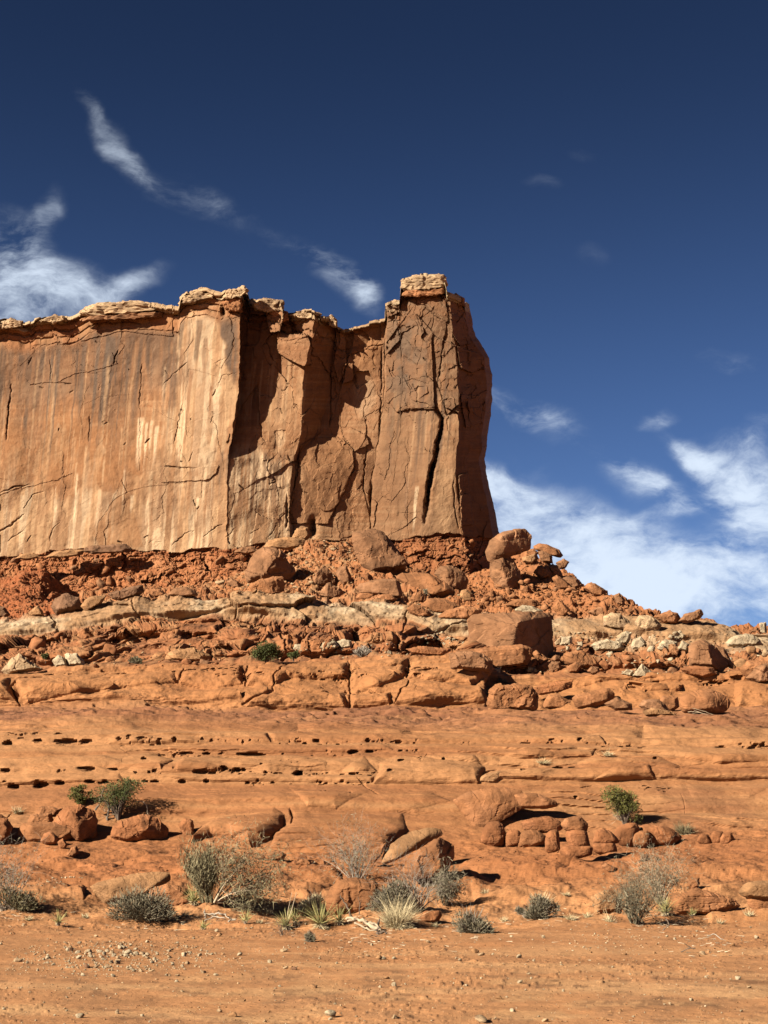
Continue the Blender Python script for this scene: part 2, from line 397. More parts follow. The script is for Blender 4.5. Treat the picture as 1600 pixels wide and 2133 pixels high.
    def crease(y, pts, width, depth, asym=0.0):
        """a bedding plane: groove with a lip, following a line across the photo"""
        yl = interp(PX, pts) if not np.isscalar(pts) else pts
        q = (y - yl) / width
        return -depth * np.exp(-q * q) + asym * depth * sstep(-2.5, -0.2, q) * (1 - sstep(-0.2, 0.4, q))
    # thin ledges on the bank
    for (yl, x0, x1, dp) in [(1800, 100, 520, .12), (1788, 0, 300, .08), (1838, 60, 330, .1), (1815, 980, 1200, .07), (1830, 1000, 1600, .06), (1880, 1280, 1560, .1), (1862, 1300, 1560, .08), (1790, 1500, 1700, .05), (1845, 700, 1000, .07)]:
        w = sstep(x0 - 40, x0 + 20, PX) * (1 - sstep(x1 - 20, x1 + 40, PX))
        s = sstep(-3, 3, yy - yl)                               # step: below the line recessed
        H += w * 1.8 * dp * (0.5 - s) * np.exp(-np.abs(yy - yl) / 24)
    # ---- the slickrock wall
    wl = band('wall0', 'foot', 0.12)
    wl2 = band('wall0', 'bench', 0.15)
    H += wl * (0.28 * big + 0.09 * fbm(X * 0.5, Y * 0.3, Z * 2.2, 4, 51) + 0.03 * fine)
    c1 = [(-300,1548),(0,1547),(140,1549),(400,1551),(800,1549),(1000,1547),(1300,1549),(1600,1557),(1900,1560)]
    c2 = [(-300,1580),(300,1576),(560,1574),(800,1568),(920,1585),(1100,1600),(1300,1606),(1600,1606),(1900,1606)]
    c3 = [(-300,1608),(0,1611),(300,1613),(620,1612),(800,1612),(1000,1618),(1300,1612),(1600,1598),(1900,1595)]
    c4 = [(-300,1634),(0,1634),(300,1628),(560,1630),(800,1632),(1000,1633),(1250,1626),(1600,1624),(1900,1624)]
    c5 = [(-300,1690),(0,1690),(400,1705),(600,1700),(800,1692),(1000,1690),(1300,1688),(1600,1692),(1900,1692)]
    c6 = [(-300,1522),(0,1522),(600,1526),(1000,1530),(1300,1533),(1600,1535),(1900,1535)]
    y2 = PY + 2.5 * warp + 1.0 * mid
    ladders = [c6, c1, c2, c3, c4, c5]
    pil = np.zeros_like(H)
    for a, b, amp in [(c6, c1, .13), (c1, c2, .16), (c2, c3, .12), (c3, c4, .10), (c4, c5, .13)]:
        ya, yb = interp(PX, a), interp(PX, b)
        f = np.clip((y2 - ya) / np.maximum(yb - ya, 4), 0, 1)
        ga = .12 + .88 * sstep(-.15, .45, fbm(X * 0.16, 0 * X + amp * 90, Z * .3, 3, 58))
        pil += .8 * ga * amp * (1 - np.abs(2 * f - 1) ** 2.4) * (0.7 + 0.5 * warp)
    H += wl2 * pil
    sb = (Z + .10 * warp + .05 * mid) * 5.5 + 1.5 * fbm_axis(X * .1, Y * .1, Z * .6, 3, 55); fr = sb - np.floor(sb)
    H += wl2 * .10 * (sstep(0, .16, fr) - fr) * sstep(-.2, .5, fbm(X * .2, Y * .2, Z * 1.2, 3, 56))
    lp = 0.5 + 0.5 * np.clip(fbm(X * 0.25, 0 * X, 0 * X, 3, 77) * 1.5, -1, 1)
    for c, dp, wd in [(c1, .05, 2.2), (c2, .05, 2), (c3, .03, 1.8), (c4, .03, 2.2), (c5, .05, 2.5), (c6, .03, 2)]:
        H += wl2 * crease(y2, c, wd, dp * 1.0) * (0.35 + 0.9 * lp)
    # overhanging ledges on the right half and the deep crease at the wall foot
    def ledge(pts, rise, out, x0, x1, soft=1.6):
        """rock above the line stands proud of the rock below it, fading upwards over `rise` px"""
        yl = interp(PX, pts); q = yl - (PY + 2.0 * warp + 1.5 * mid)
        w = sstep(x0 - 70, x0 + 30, PX + 20 * mid) * (1 - sstep(x1 - 30, x1 + 90, PX + 20 * mid)) * (.75 + .6 * np.clip(warp + .6 * mid, -.8, .6))
        return w * out * sstep(-soft, soft, q) * (1 - sstep(rise * 0.2, rise, q))
    def swell(poly, out, edge, flat_=0.0):
        """a rounded body of rock standing out of the slope inside an outline"""
        nonlocal H
        x0, x1 = min(p[0] for p in poly) - 8, max(p[0] for p in poly) + 8; y0, y1 = min(p[1] for p in poly) - 8, max(p[1] for p in poly) + 8
        j = np.where((xs > x0) & (xs < x1))[0]
        if len(j) == 0: return
        sl = slice(j[0], j[-1] + 1); rr = np.where((PY[:, sl] > y0).any(1) & (PY[:, sl] < y1).any(1))[0]; rs_ = slice(rr[0], rr[-1] + 1)
        qx = PX[rs_, sl] + 4.0 * mid[rs_, sl] + 1.5 * fine[rs_, sl]; qy = PY[rs_, sl] + 2.2 * mid[rs_, sl] + 1.2 * warp[rs_, sl]
        d, _ = dist_poly(qx, qy, list(poly) + [poly[0]])
        t = np.clip(np.where(inside(qx, qy, poly), d, 0) / edge, 0, 1)
        # tops round over gently, undersides stay steep
        top_ = sstep(0, 1, np.clip((qy - y0 - 8) / max(y1 - y0 - 16, 4), 0, 1) * 1.6)
        H[rs_, sl] += out * np.clip(1 - (1 - t) ** 2, 0, 1) ** .8 * (.35 + .65 * top_)
    for poly, out, edge in [
        ([(780,1632),(790,1592),(830,1574),(900,1568),(985,1580),(1012,1600),(996,1634)], .50, 22), ([(1005,1625),(1020,1608),(1060,1604),(1200,1592),(1245,1572),(1310,1568),(1370,1576),(1420,1598),(1600,1608),(1750,1612),(1750,1627),(1400,1622),(1250,1626)], .50, 18),
        ([(1235,1625),(1290,1600),(1350,1597),(1364,1624)], .22, 10), ([(396,1756),(408,1727),(450,1700),(520,1690),(575,1688),(594,1700),(588,1724),(548,1754),(520,1764),(480,1742),(440,1740)], .75, 20),
        ([(556,1774),(572,1735),(598,1716),(615,1695),(700,1690),(840,1693),(850,1730),(800,1770),(700,1778)], .50, 20), ([(1000,1692),(1200,1688),(1500,1690),(1750,1694),(1750,1740),(1300,1737),(1060,1722)], .25, 14),
        ([(-200,1640),(200,1641),(420,1650),(640,1648),(760,1655),(700,1688),(300,1693),(-200,1688)], .26, 22), ([(600,1640),(720,1638),(800,1640),(900,1650),(940,1672),(840,1690),(640,1686)], .20, 14),
        ([(-200,1518),(150,1520),(400,1525),(560,1529),(564,1547),(300,1549),(-200,1545)], .26, 11), ([(-200,1556),(300,1560),(362,1585),(340,1609),(-200,1607)], .30, 16), ([(380,1577),(560,1580),(760,1576),(784,1606),(600,1609),(370,1609)], .28, 13),
        ([(560,1525),(900,1526),(1250,1532),(1262,1547),(800,1548),(570,1546)], .25, 10), ([(1270,1534),(1750,1538),(1750,1554),(1300,1548)], .24, 9), ([(820,1552),(1050,1552),(1240,1560),(1230,1577),(1000,1592),(860,1567)], .26, 13),
        ([(1300,1556),(1750,1562),(1750,1577),(1500,1592),(1380,1573)], .32, 11), ([(350,1553),(800,1553),(822,1565),(500,1573),(350,1570)], .18, 8), ([(-200,1612),(250,1615),(260,1630),(-200,1632)], .16, 8), ([(270,1614),(620,1615),(780,1616),(776,1630),(420,1627)], .16, 8),
        ([(1020,1636),(1250,1634),(1600,1632),(1750,1634),(1750,1686),(1400,1684),(1160,1684)], .16, 20), ([(1430,1628),(1600,1640),(1560,1665),(1440,1660)], .10, 14),
        ([(0,1790),(160,1794),(260,1800),(240,1822),(60,1820)], .16, 10), ([(150,1800),(330,1790),(460,1800),(400,1825),(200,1826)], .2, 10), ([(960,1800),(1080,1792),(1200,1812),(1160,1832),(1000,1830)], .2, 12), ([(1190,1785),(1380,1775),(1420,1800),(1250,1812)], .14, 12),
        ([(1290,1806),(1480,1790),(1620,1800),(1620,1838),(1480,1836),(1330,1838)], .22, 14), ([(560,1815),(690,1810),(720,1850),(640,1872),(570,1860)], .35, 16), ([(-60,1836),(90,1838),(180,1846),(176,1880),(40,1884),(-60,1880)], .25, 12), ([(980,1836),(1180,1842),(1230,1870),(1100,1890),(990,1880)], .2, 16), ([(1420,1862),(1560,1868),(1700,1880),(1700,1908),(1480,1910)], .25, 10)]:
        swell(poly, out * (.62 if poly[0][1] < 1780 else .4), edge * 1.15)
    # bench: thin cross-bedded sheets
    bn = band('bench', 'foot', 0.3)
    sheets = fbm_axis(X * 0.14, Y * 0.5, Z * 4, 5, 61)
    q = sheets * 3.0; st = q - np.floor(q)
    H += bn * (0.22 * (sstep(0, 0.25, st) - st) + 0.10 * mid)
    # ---- ledge band above the bench, jointed and pitted
    Zp = (1700 - PY) * 74 / FPX
    midS = fbm(X * 0.6, Zp * 1.1, 0 * X, 4, 35); fineS = fbm(X * 2.6, Zp * 4.0, 0 * X, 4, 36); warpS = fbm(X * .3, Zp * .25, 0 * X, 3, 34)
    lg = band('foot', 'ledge', 0.12)
    midL = fbm(X * 0.6, Zp * 1.3, 0 * X, 4, 135); fineL = fbm(X * 3.0, Zp * 5.0, 0 * X, 4, 136)
    H += lg * (0.30 * warpS + 0.20 * midL + 0.06 * fineL)
    def frac(a, b): return np.clip((Zn - zi[a]) / (zi[b] - zi[a]), 0, 1)
    fl = frac('foot', 'ledge') + 0.07 * warpS + .03 * midL
    H += lg * 0.30 * (1 - np.abs(2 * np.clip(fl, 0, 1) - 1) ** 2.5)
    for poly in [[(-200,1412),(30,1422),(32,1460),(-200,1464)], [(46,1426),(200,1403),(368,1401),(370,1430),(180,1450),(60,1466),(44,1458)], [(60,1470),(180,1454),(300,1442),(500,1442),(508,1464),(300,1472)], [(388,1398),(508,1390),(506,1434),(430,1440),(378,1430)],
        [(520,1392),(600,1384),(722,1381),(723,1418),(600,1424),(575,1440),(518,1438)], [(508,1482),(545,1458),(600,1449),(722,1440),(723,1478)], [(732,1381),(848,1377),(842,1418),(790,1438),(732,1440)], [(733,1447),(815,1447),(816,1476),(734,1479)],
        [(858,1382),(1006,1378),(1008,1420),(980,1440),(848,1424)], [(838,1442),(900,1430),(1000,1446),(1006,1473),(822,1478)], [(1042,1412),(1250,1408),(1330,1419),(1200,1432),(1045,1425)], [(1290,1408),(1500,1402),(1750,1404),(1750,1425),(1350,1424)], [(1300,1430),(1420,1432),(1410,1446),(1300,1447)], [(1525,1434),(1600,1424),(1750,1420),(1750,1480),(1530,1480)],
        [(-200,1404),(100,1396),(300,1388),(500,1384),(480,1392),(200,1400)], [(560,1379),(800,1370),(1000,1372),(1000,1378),(700,1380)]]:
        swell(poly, .36, 13)
    for f0, dp in [(0.78, .16), (0.62, .12), (0.30, .14), (0.9, .1)]:
        H -= lg * dp * np.exp(-((fl - f0) / 0.022) ** 2) * sstep(-.2, .5, fbm(X * 0.45, 0 * X, 0 * X + f0 * 9, 3, 88))
    # ---- stepped, blocky ground up to the white ledge
    sp = band('back', 'step', 0.15); spw = band('ledge', 'talus', 0.15)
    zz = Zp + 0.5 * warpS + 0.25 * midS
    rag = fbm(X * 1.5, Zp * 2.6, 0 * X, 4, 37)
    for fq, am, sd in [(1.3, .55, 1), (3.1, .26, 2)]:
        stp = zz * fq + 0.12 * rag + 0.3 * vnoise(X * .35, Zp * .2, 0 * X, 40 + sd); fr = stp - np.floor(stp)
        H += sp * am * (sstep(0.0, 0.3, fr) - fr) * (0.6 + 0.6 * vnoise(X * .5, Zp * .3, 0 * X, 50 + sd))
    amp = sstep(-.3, .5, fbm(X * 0.25, Zp * 0.4, 0 * X, 3, 38))
    H += spw * (0.25 * midS + .08 * fineS)
    f1, f2, r1, r2, r3, ox, oy = cells((X + 0.3 * midS) * 0.55, (zz + .06 * rag) * 1.5, 5)
    H += sp * (0.4 + .6 * amp) * ((r1 - 0.5) * 0.9 + .5 * (r2 - .5) * ox + .4 * (r3 - .5) * oy - 0.35 * np.exp(-((f2 - f1) / 0.07) ** 2))
    f1, f2, r1, r2, r3, ox, oy = cells(X * 1.7 + 0.25 * fineS, zz * 3.4 + .1 * rag, 6)
    H += sp * amp * ((r1 - 0.5) * 0.30 + .25 * (r2 - .5) * ox - 0.12 * np.exp(-((f2 - f1) / 0.1) ** 2)) + sp * .1 * rag
    # pale ledge: bedded, proud, undercut, broken off in places
    wt = band('step', 'white', 0.1)
    fw = frac('step', 'white')
    H += wt * (0.32 + 0.35 * warpS + .05 * rag - .30 * fw ** 2)
    for fl_, dp in [(.35, .10), (.6, .12), (.8, .08)]:
        H -= wt * dp * np.exp(-((fw + .1 * rag - fl_) / .045) ** 2) * sstep(-.3, .4, vnoise(X * .4, 0 * X, 0 * X + fl_ * 30, 3))
    H -= sstep(zi['step'] - 0.28, zi['step'] - 0.12, Zn) * (1 - sstep(zi['step'] + 0.08, zi['step'] + 0.26, Zn)) * (0.45 + 0.4 * midS)
    f1, f2, r1, r2, r3, ox, oy = cells(X * 0.26 + 0.12 * midS, Zp * 0.5, 15)
    H += wt * ((r1 - 0.5) * 0.8 + .3 * (r2 - .5) * ox - 0.25 * np.exp(-((f2 - f1) / 0.02) ** 2))
    # ---- talus
    tl = sstep(zi['white'] - 0.1, zi['white'] + 0.3, Zn) * (1 - sstep(zi['rear'] - 0.3, zi['rear'], Zn))
    f1, f2, r1, r2, r3, ox, oy = cells(X * 0.9 + 0.4 * mid, Y * 0.6, 25)
    f1b, f2b, r1b, r2b, r3b, ox, oy = cells(X * 2.4, Y * 1.6 + Z, 26)
    H += tl * (0.35 * big + 0.3 * mid + 0.12 * fine + 0.28 * (r1 - .5) * sstep(0, .15, f2 - f1) + 0.2 * (r1b - .4) * sstep(0, .2, f2b - f1b))
    # ---- pockets along the bedding planes
    rng = np.random.RandomState(4); HOLE = np.zeros_like(H)
    holes = [(12,1546,14,5),(75,1529,8,4),(80,1545,10,4),(122,1532,8,4),(140,1547,20,4.5),(180,1547,13,3.5),(365,1546,5,3.4),(430,1572,10,4),(388,1572,14,3),(525,1573,28,4.5),(590,1572,5,3),
      (735,1567,14,5),(770,1566,11,4),(10,1604,9,4),(303,1587,5,3.5),(182,1607,17,4),(240,1607,11,3.5),(285,1613,5,3.5),(312,1612,5,3.5),(417,1611,15,4),(467,1606,9,5),(495,1607,9,5),
      (548,1598,4,4),(622,1609,17,9),(660,1612,5,3),(735,1612,9,4),(25,1634,12,5),(85,1633,15,6),(125,1632,12,5),(187,1630,13,5),(220,1630,7,3.5),(303,1628,7,3.5),(323,1628,11,3.5),
      (378,1628,7,3.5),(567,1630,8,4),(515,1630,6,3),(660,1546,16,3.5),(835,1566,10,4),(835,1588,8,5),(877,1582,5,6),(924,1583,4,3.5),(810,1614,7,4),(1207,1544,6,3.5),(1345,1554,8,3),(1590,1556,22,3),(1500,1556,14,3),
      (1160,1602,14,4),(1190,1602,10,3),(1090,1608,8,3),(1340,1604,8,4),(1365,1584,6,3),(430,1628,6,3),(250,1546,6,3),(300,1547,5,3),(335,1547,4,3),(1200,1662,5,4),(1052,1675,5,4)]
    for (yl, x0, x1, n, smax) in [(1547, 150, 800, 70, 4), (1547, 800, 1260, 45, 4), (1555, 1260, 1600, 26, 4), (1612, 0, 800, 60, 4), (1630, 0, 780, 46, 4), (1572, 330, 800, 36, 4), (1566, 700, 900, 14, 3.5),
                                  (1532, 0, 200, 12, 4), (1402, 380, 520, 16, 5), (1404, 640, 1000, 40, 6), (1418, 440, 720, 40, 4), (1420, 720, 900, 18, 3.5), (1404, 180, 420, 20, 7), (1446, 1300, 1420, 12, 4), (1428, 1270, 1600, 26, 6), (1655, 640, 720, 10, 3), (1592, 540, 700, 8, 3),(1643,1300,1520,10,3),(1410,20,200,8,6)]:
        cen = rng.uniform(x0, x1, max(2, n // 5))
        for i in range(n):
            x = cen[rng.randint(len(cen))] + rng.normal(0, 16); s = 1.3 + (smax - 1.3) * rng.rand() ** 2.2
            holes.append((x, yl + rng.normal(0, 2.7), s * rng.uniform(.9, 2.6), s * rng.uniform(0.5, 0.85)))
    for (hx, hy, a, b) in holes:
        b *= .74
        j = np.where(np.abs(xs - hx) < a * 2.5)[0]
        if len(j) == 0: continue
        sl = slice(j[0], j[-1] + 1)
        sub = PY[:, sl]; rr = np.where(np.abs(sub[:, len(j) // 2] - hy) < b * 2.5 + 2)[0]
        if len(rr) == 0: continue
        rs = slice(rr[0], rr[-1] + 1)
        q = np.sqrt(((PX[rs, sl] - hx) / a) ** 2 + ((PY[rs, sl] - hy) / b) ** 2) + 0.45 * fine[rs, sl] + .3 * mid[rs, sl]
        dep = min(0.7, 0.085 * b) * D[rs, sl] / 42
        HOLE[rs, sl] = np.maximum(HOLE[rs, sl], dep * (1 - sstep(0.6, 1.05, q)))
    # ---- joints: dark lines across the ledge band and wall
    joints = [([(38,1428),(30,1448),(42,1470)], 2.2, .4), ([(385,1398),(378,1412),(372,1428)], 1.8, .3), ([(517,1392),(512,1410),(513,1436)], 2.0, .35), ([(727,1380),(729,1420),(728,1478)], 1.8, .4),
      ([(852,1385),(846,1425),(822,1472)], 2.0, .4), ([(600,1395),(575,1425),(572,1448)], 1.8, .3), ([(738,1450),(752,1442),(768,1441),(782,1448),(792,1457)], 2.0, .3), ([(1018,1390),(1012,1430),(1010,1472)], 3.0, .7),
      ([(505,1474),(540,1460),(572,1449)], 2.4, .4), ([(0,1712),(10,1700),(22,1690)], 1.5, .1), ([(745,1622),(765,1640),(788,1656)], 1.5, .14), ([(605,1690),(610,1700),(606,1716)], 2.6, .3),
      ([(1000,1610),(1035,1604)], 2, .2), ([(1210,1640),(1235,1634)], 1.4, .1), ([(1420,1650),(1430,1690)], 1.2, .05), ([(580,1500),(700,1505),(800,1498)], 1.3, .03), ([(880,1590),(890,1570)], 1.5, .08),
      ([(830,1690),(870,1696),(905,1692)], 2, .1), ([(660,1735),(700,1733),(740,1736)], 1.3, .05), ([(1430,1715),(1500,1712),(1560,1716)], 1.6, .1), ([(1440,1700),(1500,1697)], 1.6, .1),
      ([(250,1560),(275,1575)], 1.2, .05), ([(1240,1570),(1262,1585)], 1.5, .1), ([(700,1480),(830,1470)], 1.5, .2)]
    for pts, w, dp in joints:
        px = [p[0] for p in pts]; j = np.where((xs > min(px) - 20) & (xs < max(px) + 20))[0]
        sl = slice(j[0], j[-1] + 1)
        d, pos = dist_poly(PX[:, sl] + 2 * fine[:, sl], PY[:, sl], pts)
        H[:, sl] -= .55 * dp * np.exp(-(d / (.7 * w)) ** 2) * (1 - 0.6 * np.abs(2 * pos - 1) ** 4)
    # block left of the big joint at x 1015 stands proud; recess right of it
    H += lg * 0.5 * (1 - sstep(1008, 1018, PX + 3 * mid)) * sstep(700, 1000, PX)
    H -= lg * 0.55 * sstep(1012, 1020, PX) * (1 - sstep(1050, 1250, PX))
    ND = N.copy(); ND[..., 2] *= 1 - .86 * sstep(zi['bank2'], zi['bank2'] + .5, Zn) * (1 - tl); ND[..., 0] *= 0.6
    ND /= np.linalg.norm(ND, axis=-1, keepdims=True)
    P2 = P + ND * H[..., None]
    P2[..., 1] += HOLE
    P2[..., 2] = np.where(flat, 0.02 * np.sin(X * 0.6) + H, P2[..., 2])
    # ---- colours (albedo)
    C = np.zeros(P.shape, np.float32) + np.array((0.55, 0.245, 0.098), np.float32)
    c_dark, c_lite = (0.43, 0.175, 0.07), (0.62, 0.305, 0.135)
    C = mixc(C, c_dark, 0.55 * sstep(-0.1, 0.8, big) + 0.3 * sstep(0, .9, mid))
    C = mixc(C, c_lite, 0.6 * sstep(0, 0.9, -big + 0.4 * warp))
    # thin horizontal staining on the bedded rock
    lay = 2 * fbm_axis(X * 0.12, Y * 0.12, Z * 4.0, 4, 91)
    C = mixc(C, (0.43, 0.175, 0.07), 0.6 * wl * sstep(0.0, 0.9, lay)); C = mixc(C, (0.66, 0.34, 0.15), 0.5 * wl * sstep(0.1, 0.9, -lay))
    # brown varnish patches on the lower wall
    vp = sstep(0.15, 0.6, fbm(X * 0.3, Y * 0.2, Z * 0.9, 4, 95)) * sstep(1618, 1650, PY) * (1 - sstep(1770, 1800, PY))
    C = mixc(C, (0.36, 0.155, 0.07), 0.65 * vp)
    # sand
    sandc = np.zeros_like(C) + np.array((0.61, 0.30, 0.133), np.float32)
    n1 = 1.7 * fbm(X * 2.2, Y * 1.6, 0 * X, 4, 101); n2 = 1.7 * fbm(X * 1.6, Y * 1.6, 0 * X, 4, 105); n3 = 1.7 * fbm(X * 6, Y * 6, 0 * X, 3, 107)
    low_ = sstep(1975, 2050, PY + 14 * n2)
    sandc = mixc(sandc, (0.41, 0.225, 0.115), 0.33 * low_ * sstep(-.25, 0.5, n1))
    sandc = mixc(sandc, (0.70, 0.40, 0.19), 0.6 * sstep(0.15, 0.7, n2 + .3 * n3) * sstep(1940, 2040, PY))
    sandc = mixc(sandc, (0.27, 0.135, 0.065), 0.7 * sstep(0.45, 0.75, n3) * sstep(-.3, .5, n1) * sstep(1950, 2030, PY))
    sandc = mixc(sandc, (0.50, 0.215, 0.085), 0.5 * sstep(-.2, .6, n2) * (1 - low_))
    wash = 1.7 * fbm_axis(X * .25, Y * 1.6 + .25 * X, 0 * X, 4, 111)
    sandc = mixc(sandc, (0.74, 0.43, 0.21), .5 * sstep(.25, .7, wash) * sstep(1930, 1990, PY)); sandc = mixc(sandc, (0.44, 0.21, 0.09), .4 * sstep(.25, .7, -wash))
    sandc = sandc * np.array((1.2, 1.18, 1.14))
    msand = 1 - sstep(zi['bank2'] - 0.3, zi['bank2'] + 0.5, Zn + 0.4 * mid)
    C = C * (1 - msand[..., None]) + sandc * msand[..., None]
    rb = band('bank2', 'wall0', 0.4)
    C = mixc(C, (0.50, 0.185, 0.066), 0.55 * rb)
    # bench, redder; ledge band
    C = mixc(C, (0.40, 0.175, 0.085), bn * (0.75 + 0.5 * sheets)); C = mixc(C, (0.30, 0.12, 0.06), bn * .6 * sstep(.0, .35, fbm_axis(X * .16, Y * .5, Z * 5, 5, 63)))
    C = mixc(C, (0.60, 0.26, 0.095), 0.4 * lg)
    # stepped ground
    C = mixc(C, (0.47, 0.185, 0.075), spw * (0.7 + 0.5 * midS)); C = mixc(C, (0.60, 0.33, 0.15), spw * 0.5 * sstep(0.2, 0.8, fineS + .8 * midS)); C = mixc(C, (0.33, 0.13, 0.06), spw * .6 * sstep(.2, .7, -midS - .4 * rag))
    # white rock ledge and its spill
    wm = sstep(zi['step'] - 0.05, zi['step'] + 0.15, Zn + 0.10 * mid) * (1 - sstep(zi['white'] + 0.1, zi['white'] + 0.4, Zn))
    pal = np.clip(0.75 + 0.6 * fine - 0.5 * sstep(0, .7, mid), 0, 1)
    wx = 1 - 0.0 * PX
    C = mixc(C, (0.56, 0.365, 0.20), wm * 0.95)
    C = mixc(C, (0.78, 0.59, 0.38), .85 * wm * np.clip(1.0 * sstep(.35, .8, fw + .5 * fineS + .25 * midS) + .35 * sstep(.0, .5, rag), 0, 1))
    C = mixc(C, (0.50, 0.28, 0.135), wm * .9 * sstep(-.2, .4, warpS + .8 * midS + .3 * fineS)); C = mixc(C, (0.32, 0.21, 0.13), wm * .5 * sstep(.3, .8, -fineS - .5 * midS))
    sp2 = sp * sstep(1150, 1250, PX) * sstep(0.0, .6, midS + .2) * sstep(zi['back'] + .35, zi['back'] + .8, Zn)
    C = mixc(C, (0.62, 0.47, 0.29), 0.7 * sp2)
    # talus
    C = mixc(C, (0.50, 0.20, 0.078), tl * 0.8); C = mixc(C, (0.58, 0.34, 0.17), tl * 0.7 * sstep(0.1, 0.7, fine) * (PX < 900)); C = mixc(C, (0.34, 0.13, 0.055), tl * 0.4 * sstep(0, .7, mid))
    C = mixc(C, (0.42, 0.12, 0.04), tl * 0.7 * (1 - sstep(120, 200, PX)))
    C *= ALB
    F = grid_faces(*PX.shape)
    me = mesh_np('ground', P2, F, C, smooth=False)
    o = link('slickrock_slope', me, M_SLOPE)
    tag(o, 'orange slickrock slope of rounded pitted ledges rising from red sand', None, None, 'structure')
    qx, qy = project(P2)
    ROWS.update(P=P2, qy=qy, xs=xs, N=N)
    return o
def ground_at(x, y):
    """the first point of the slope seen at a photo position"""
    j = int(np.argmin(np.abs(ROWS['xs'] - x)))
    col = ROWS['qy'][:, j]
    k = np.argmax(col <= y)
    if col[k] > y: k = len(col) - 12
    return ROWS['P'][k, j]
build_slope()
# the desert floor far beyond and around
me = mesh_np('plain', [(-3000, -3000, -0.35), (3000, -3000, -0.35), (3000, 4000, -0.35), (-3000, 4000, -0.35)], [(0, 1, 2, 3)], (0.50, 0.21, 0.075))
tag(link('desert_ground', me, M_SAND), 'red desert ground', None, None, 'structure')
# ------------------------------------------------------------------ the butte
SKYLINE = [(-1100,720),(-700,690),(-400,700),(0,666),(12,664),(40,667),(52,672),(80,662),(110,656),(130,658),(150,658),(165,650),(185,638),(215,631),(260,629),(300,629),(330,632),(345,638),(372,638),(376,622),(388,609),(410,604),(430,600),(448,606),(462,609),(470,605),(490,600),(508,600),(516,606),(520,620),(540,626),(560,622),(580,626),(590,634),(592,645),(602,652),(630,648),(652,645),(664,650),(668,660),(690,658),(702,670),(704,680),(716,684),(760,674),(801,663),(804,634),(822,626),(833,624),(834,588),(838,578),(862,573),(890,571),(918,572),(928,582),(931,606),(945,612),(964,618),(967,630)]
BASE = 97.0
# plan of the face at several heights: photo x and depth (m behind BASE) of each node
LEV = {
 560:  [(-1100,2.2),(0,1.2),(370,.5),(503,-.9),(506,2.7),(592,1.7),(656,.5),(700,2.3),(803,2.4),(807,1.5),(880,.5),(934,.2),(966,1.9),(976,14)],
 640:  [(-1100,2.0),(0,1.0),(370,.3),(501,-1.1),(504,2.7),(588,1.6),(655,.3),(699,2.2),(803,2.3),(807,1.3),(880,.2),(936,-.1),(967,1.8),(978,14)],
 700:  [(-1100,1.9),(0,.9),(370,.25),(500,-1.1),(503,2.2),(580,1.2),(652,.2),(698,2.3),(802,2.3),(806,1.2),(885,.0),(944,-.3),(978,2.0),(990,14)],
 745:  [(-1100,1.8),(0,.9),(370,.2),(499,-1.1),(502,1.7),(560,1.1),(640,.15),(694,2.4),(802,2.3),(805,1.15),(890,-.1),(950,-.4),(1009,2.3),(1020,14)],
 800:  [(-1100,1.8),(0,.8),(370,.2),(497,-1.1),(500,1.2),(560,.75),(631,.15),(690,2.4),(801,2.3),(804,1.1),(895,-.3),(953,-.5),(1014,2.5),(1026,14)],
 860:  [(-1100,1.7),(0,.8),(370,.1),(490,-1.0),(493,.8),(560,.5),(629,.2),(676,2.2),(796,2.2),(800,1.0),(897,-.4),(955,-.6),(1011,2.3),(1023,14)],
 905:  [(-1100,1.6),(0,.7),(370,.1),(483,-.9),(486,.35),(560,.3),(627,.3),(660,1.9),(791,2.0),(795,.9),(898,-.5),(955,-.7),(1004,2.0),(1016,14)],
 935:  [(-1100,1.6),(0,.7),(370,.0),(478,-.85),(481,-.2),(560,.1),(618,.35),(632,1.2),(786,1.7),(790,.75),(896,-.6),(952,-.7),(1003,1.9),(1015,14)],
 955:  [(-1100,1.6),(0,.7),(370,.0),(476,-.85),(479,-.75),(560,-.1),(612,.35),(622,1.1),(782,1.5),(786,.6),(894,-.6),(950,-.75),(998,1.8),(1010,14)],
 1000: [(-1100,1.5),(0,.6),(370,-.1),(472,-.85),(475,-.85),(560,-.3),(606,.2),(613,1.0),(775,1.3),(779,.3),(890,-.8),(948,-.85),(1004,1.7),(1016,14)],
 1060: [(-1100,1.4),(0,.5),(370,-.2),(472,-.9),(475,-.9),(560,-.4),(602,.05),(608,.8),(772,1.2),(776,.0),(884,-1.0),(955,-1.0),(1017,1.6),(1030,14)],
 1120: [(-1100,1.3),(0,.4),(370,-.3),(472,-1.0),(475,-1.0),(560,-.5),(602,-.1),(608,.6),(772,1.1),(776,-.2),(880,-1.2),(966,-1.1),(1028,1.6),(1042,14)],
 1190: [(-1100,1.2),(0,.3),(370,-.4),(472,-1.0),(475,-1.0),(560,-.6),(602,-.3),(608,.2),(772,.4),(776,-.3),(880,-1.3),(978,-1.2),(1022,1.6),(1036,14)],
 1300: [(-1100,1.0),(0,.1),(370,-.6),(472,-1.1),(475,-1.1),(560,-.8),(602,-.6),(608,-.2),(772,.0),(776,-.6),(880,-1.5),(984,-1.4),(1030,1.6),(1044,14)],
}
CLIFF = {}
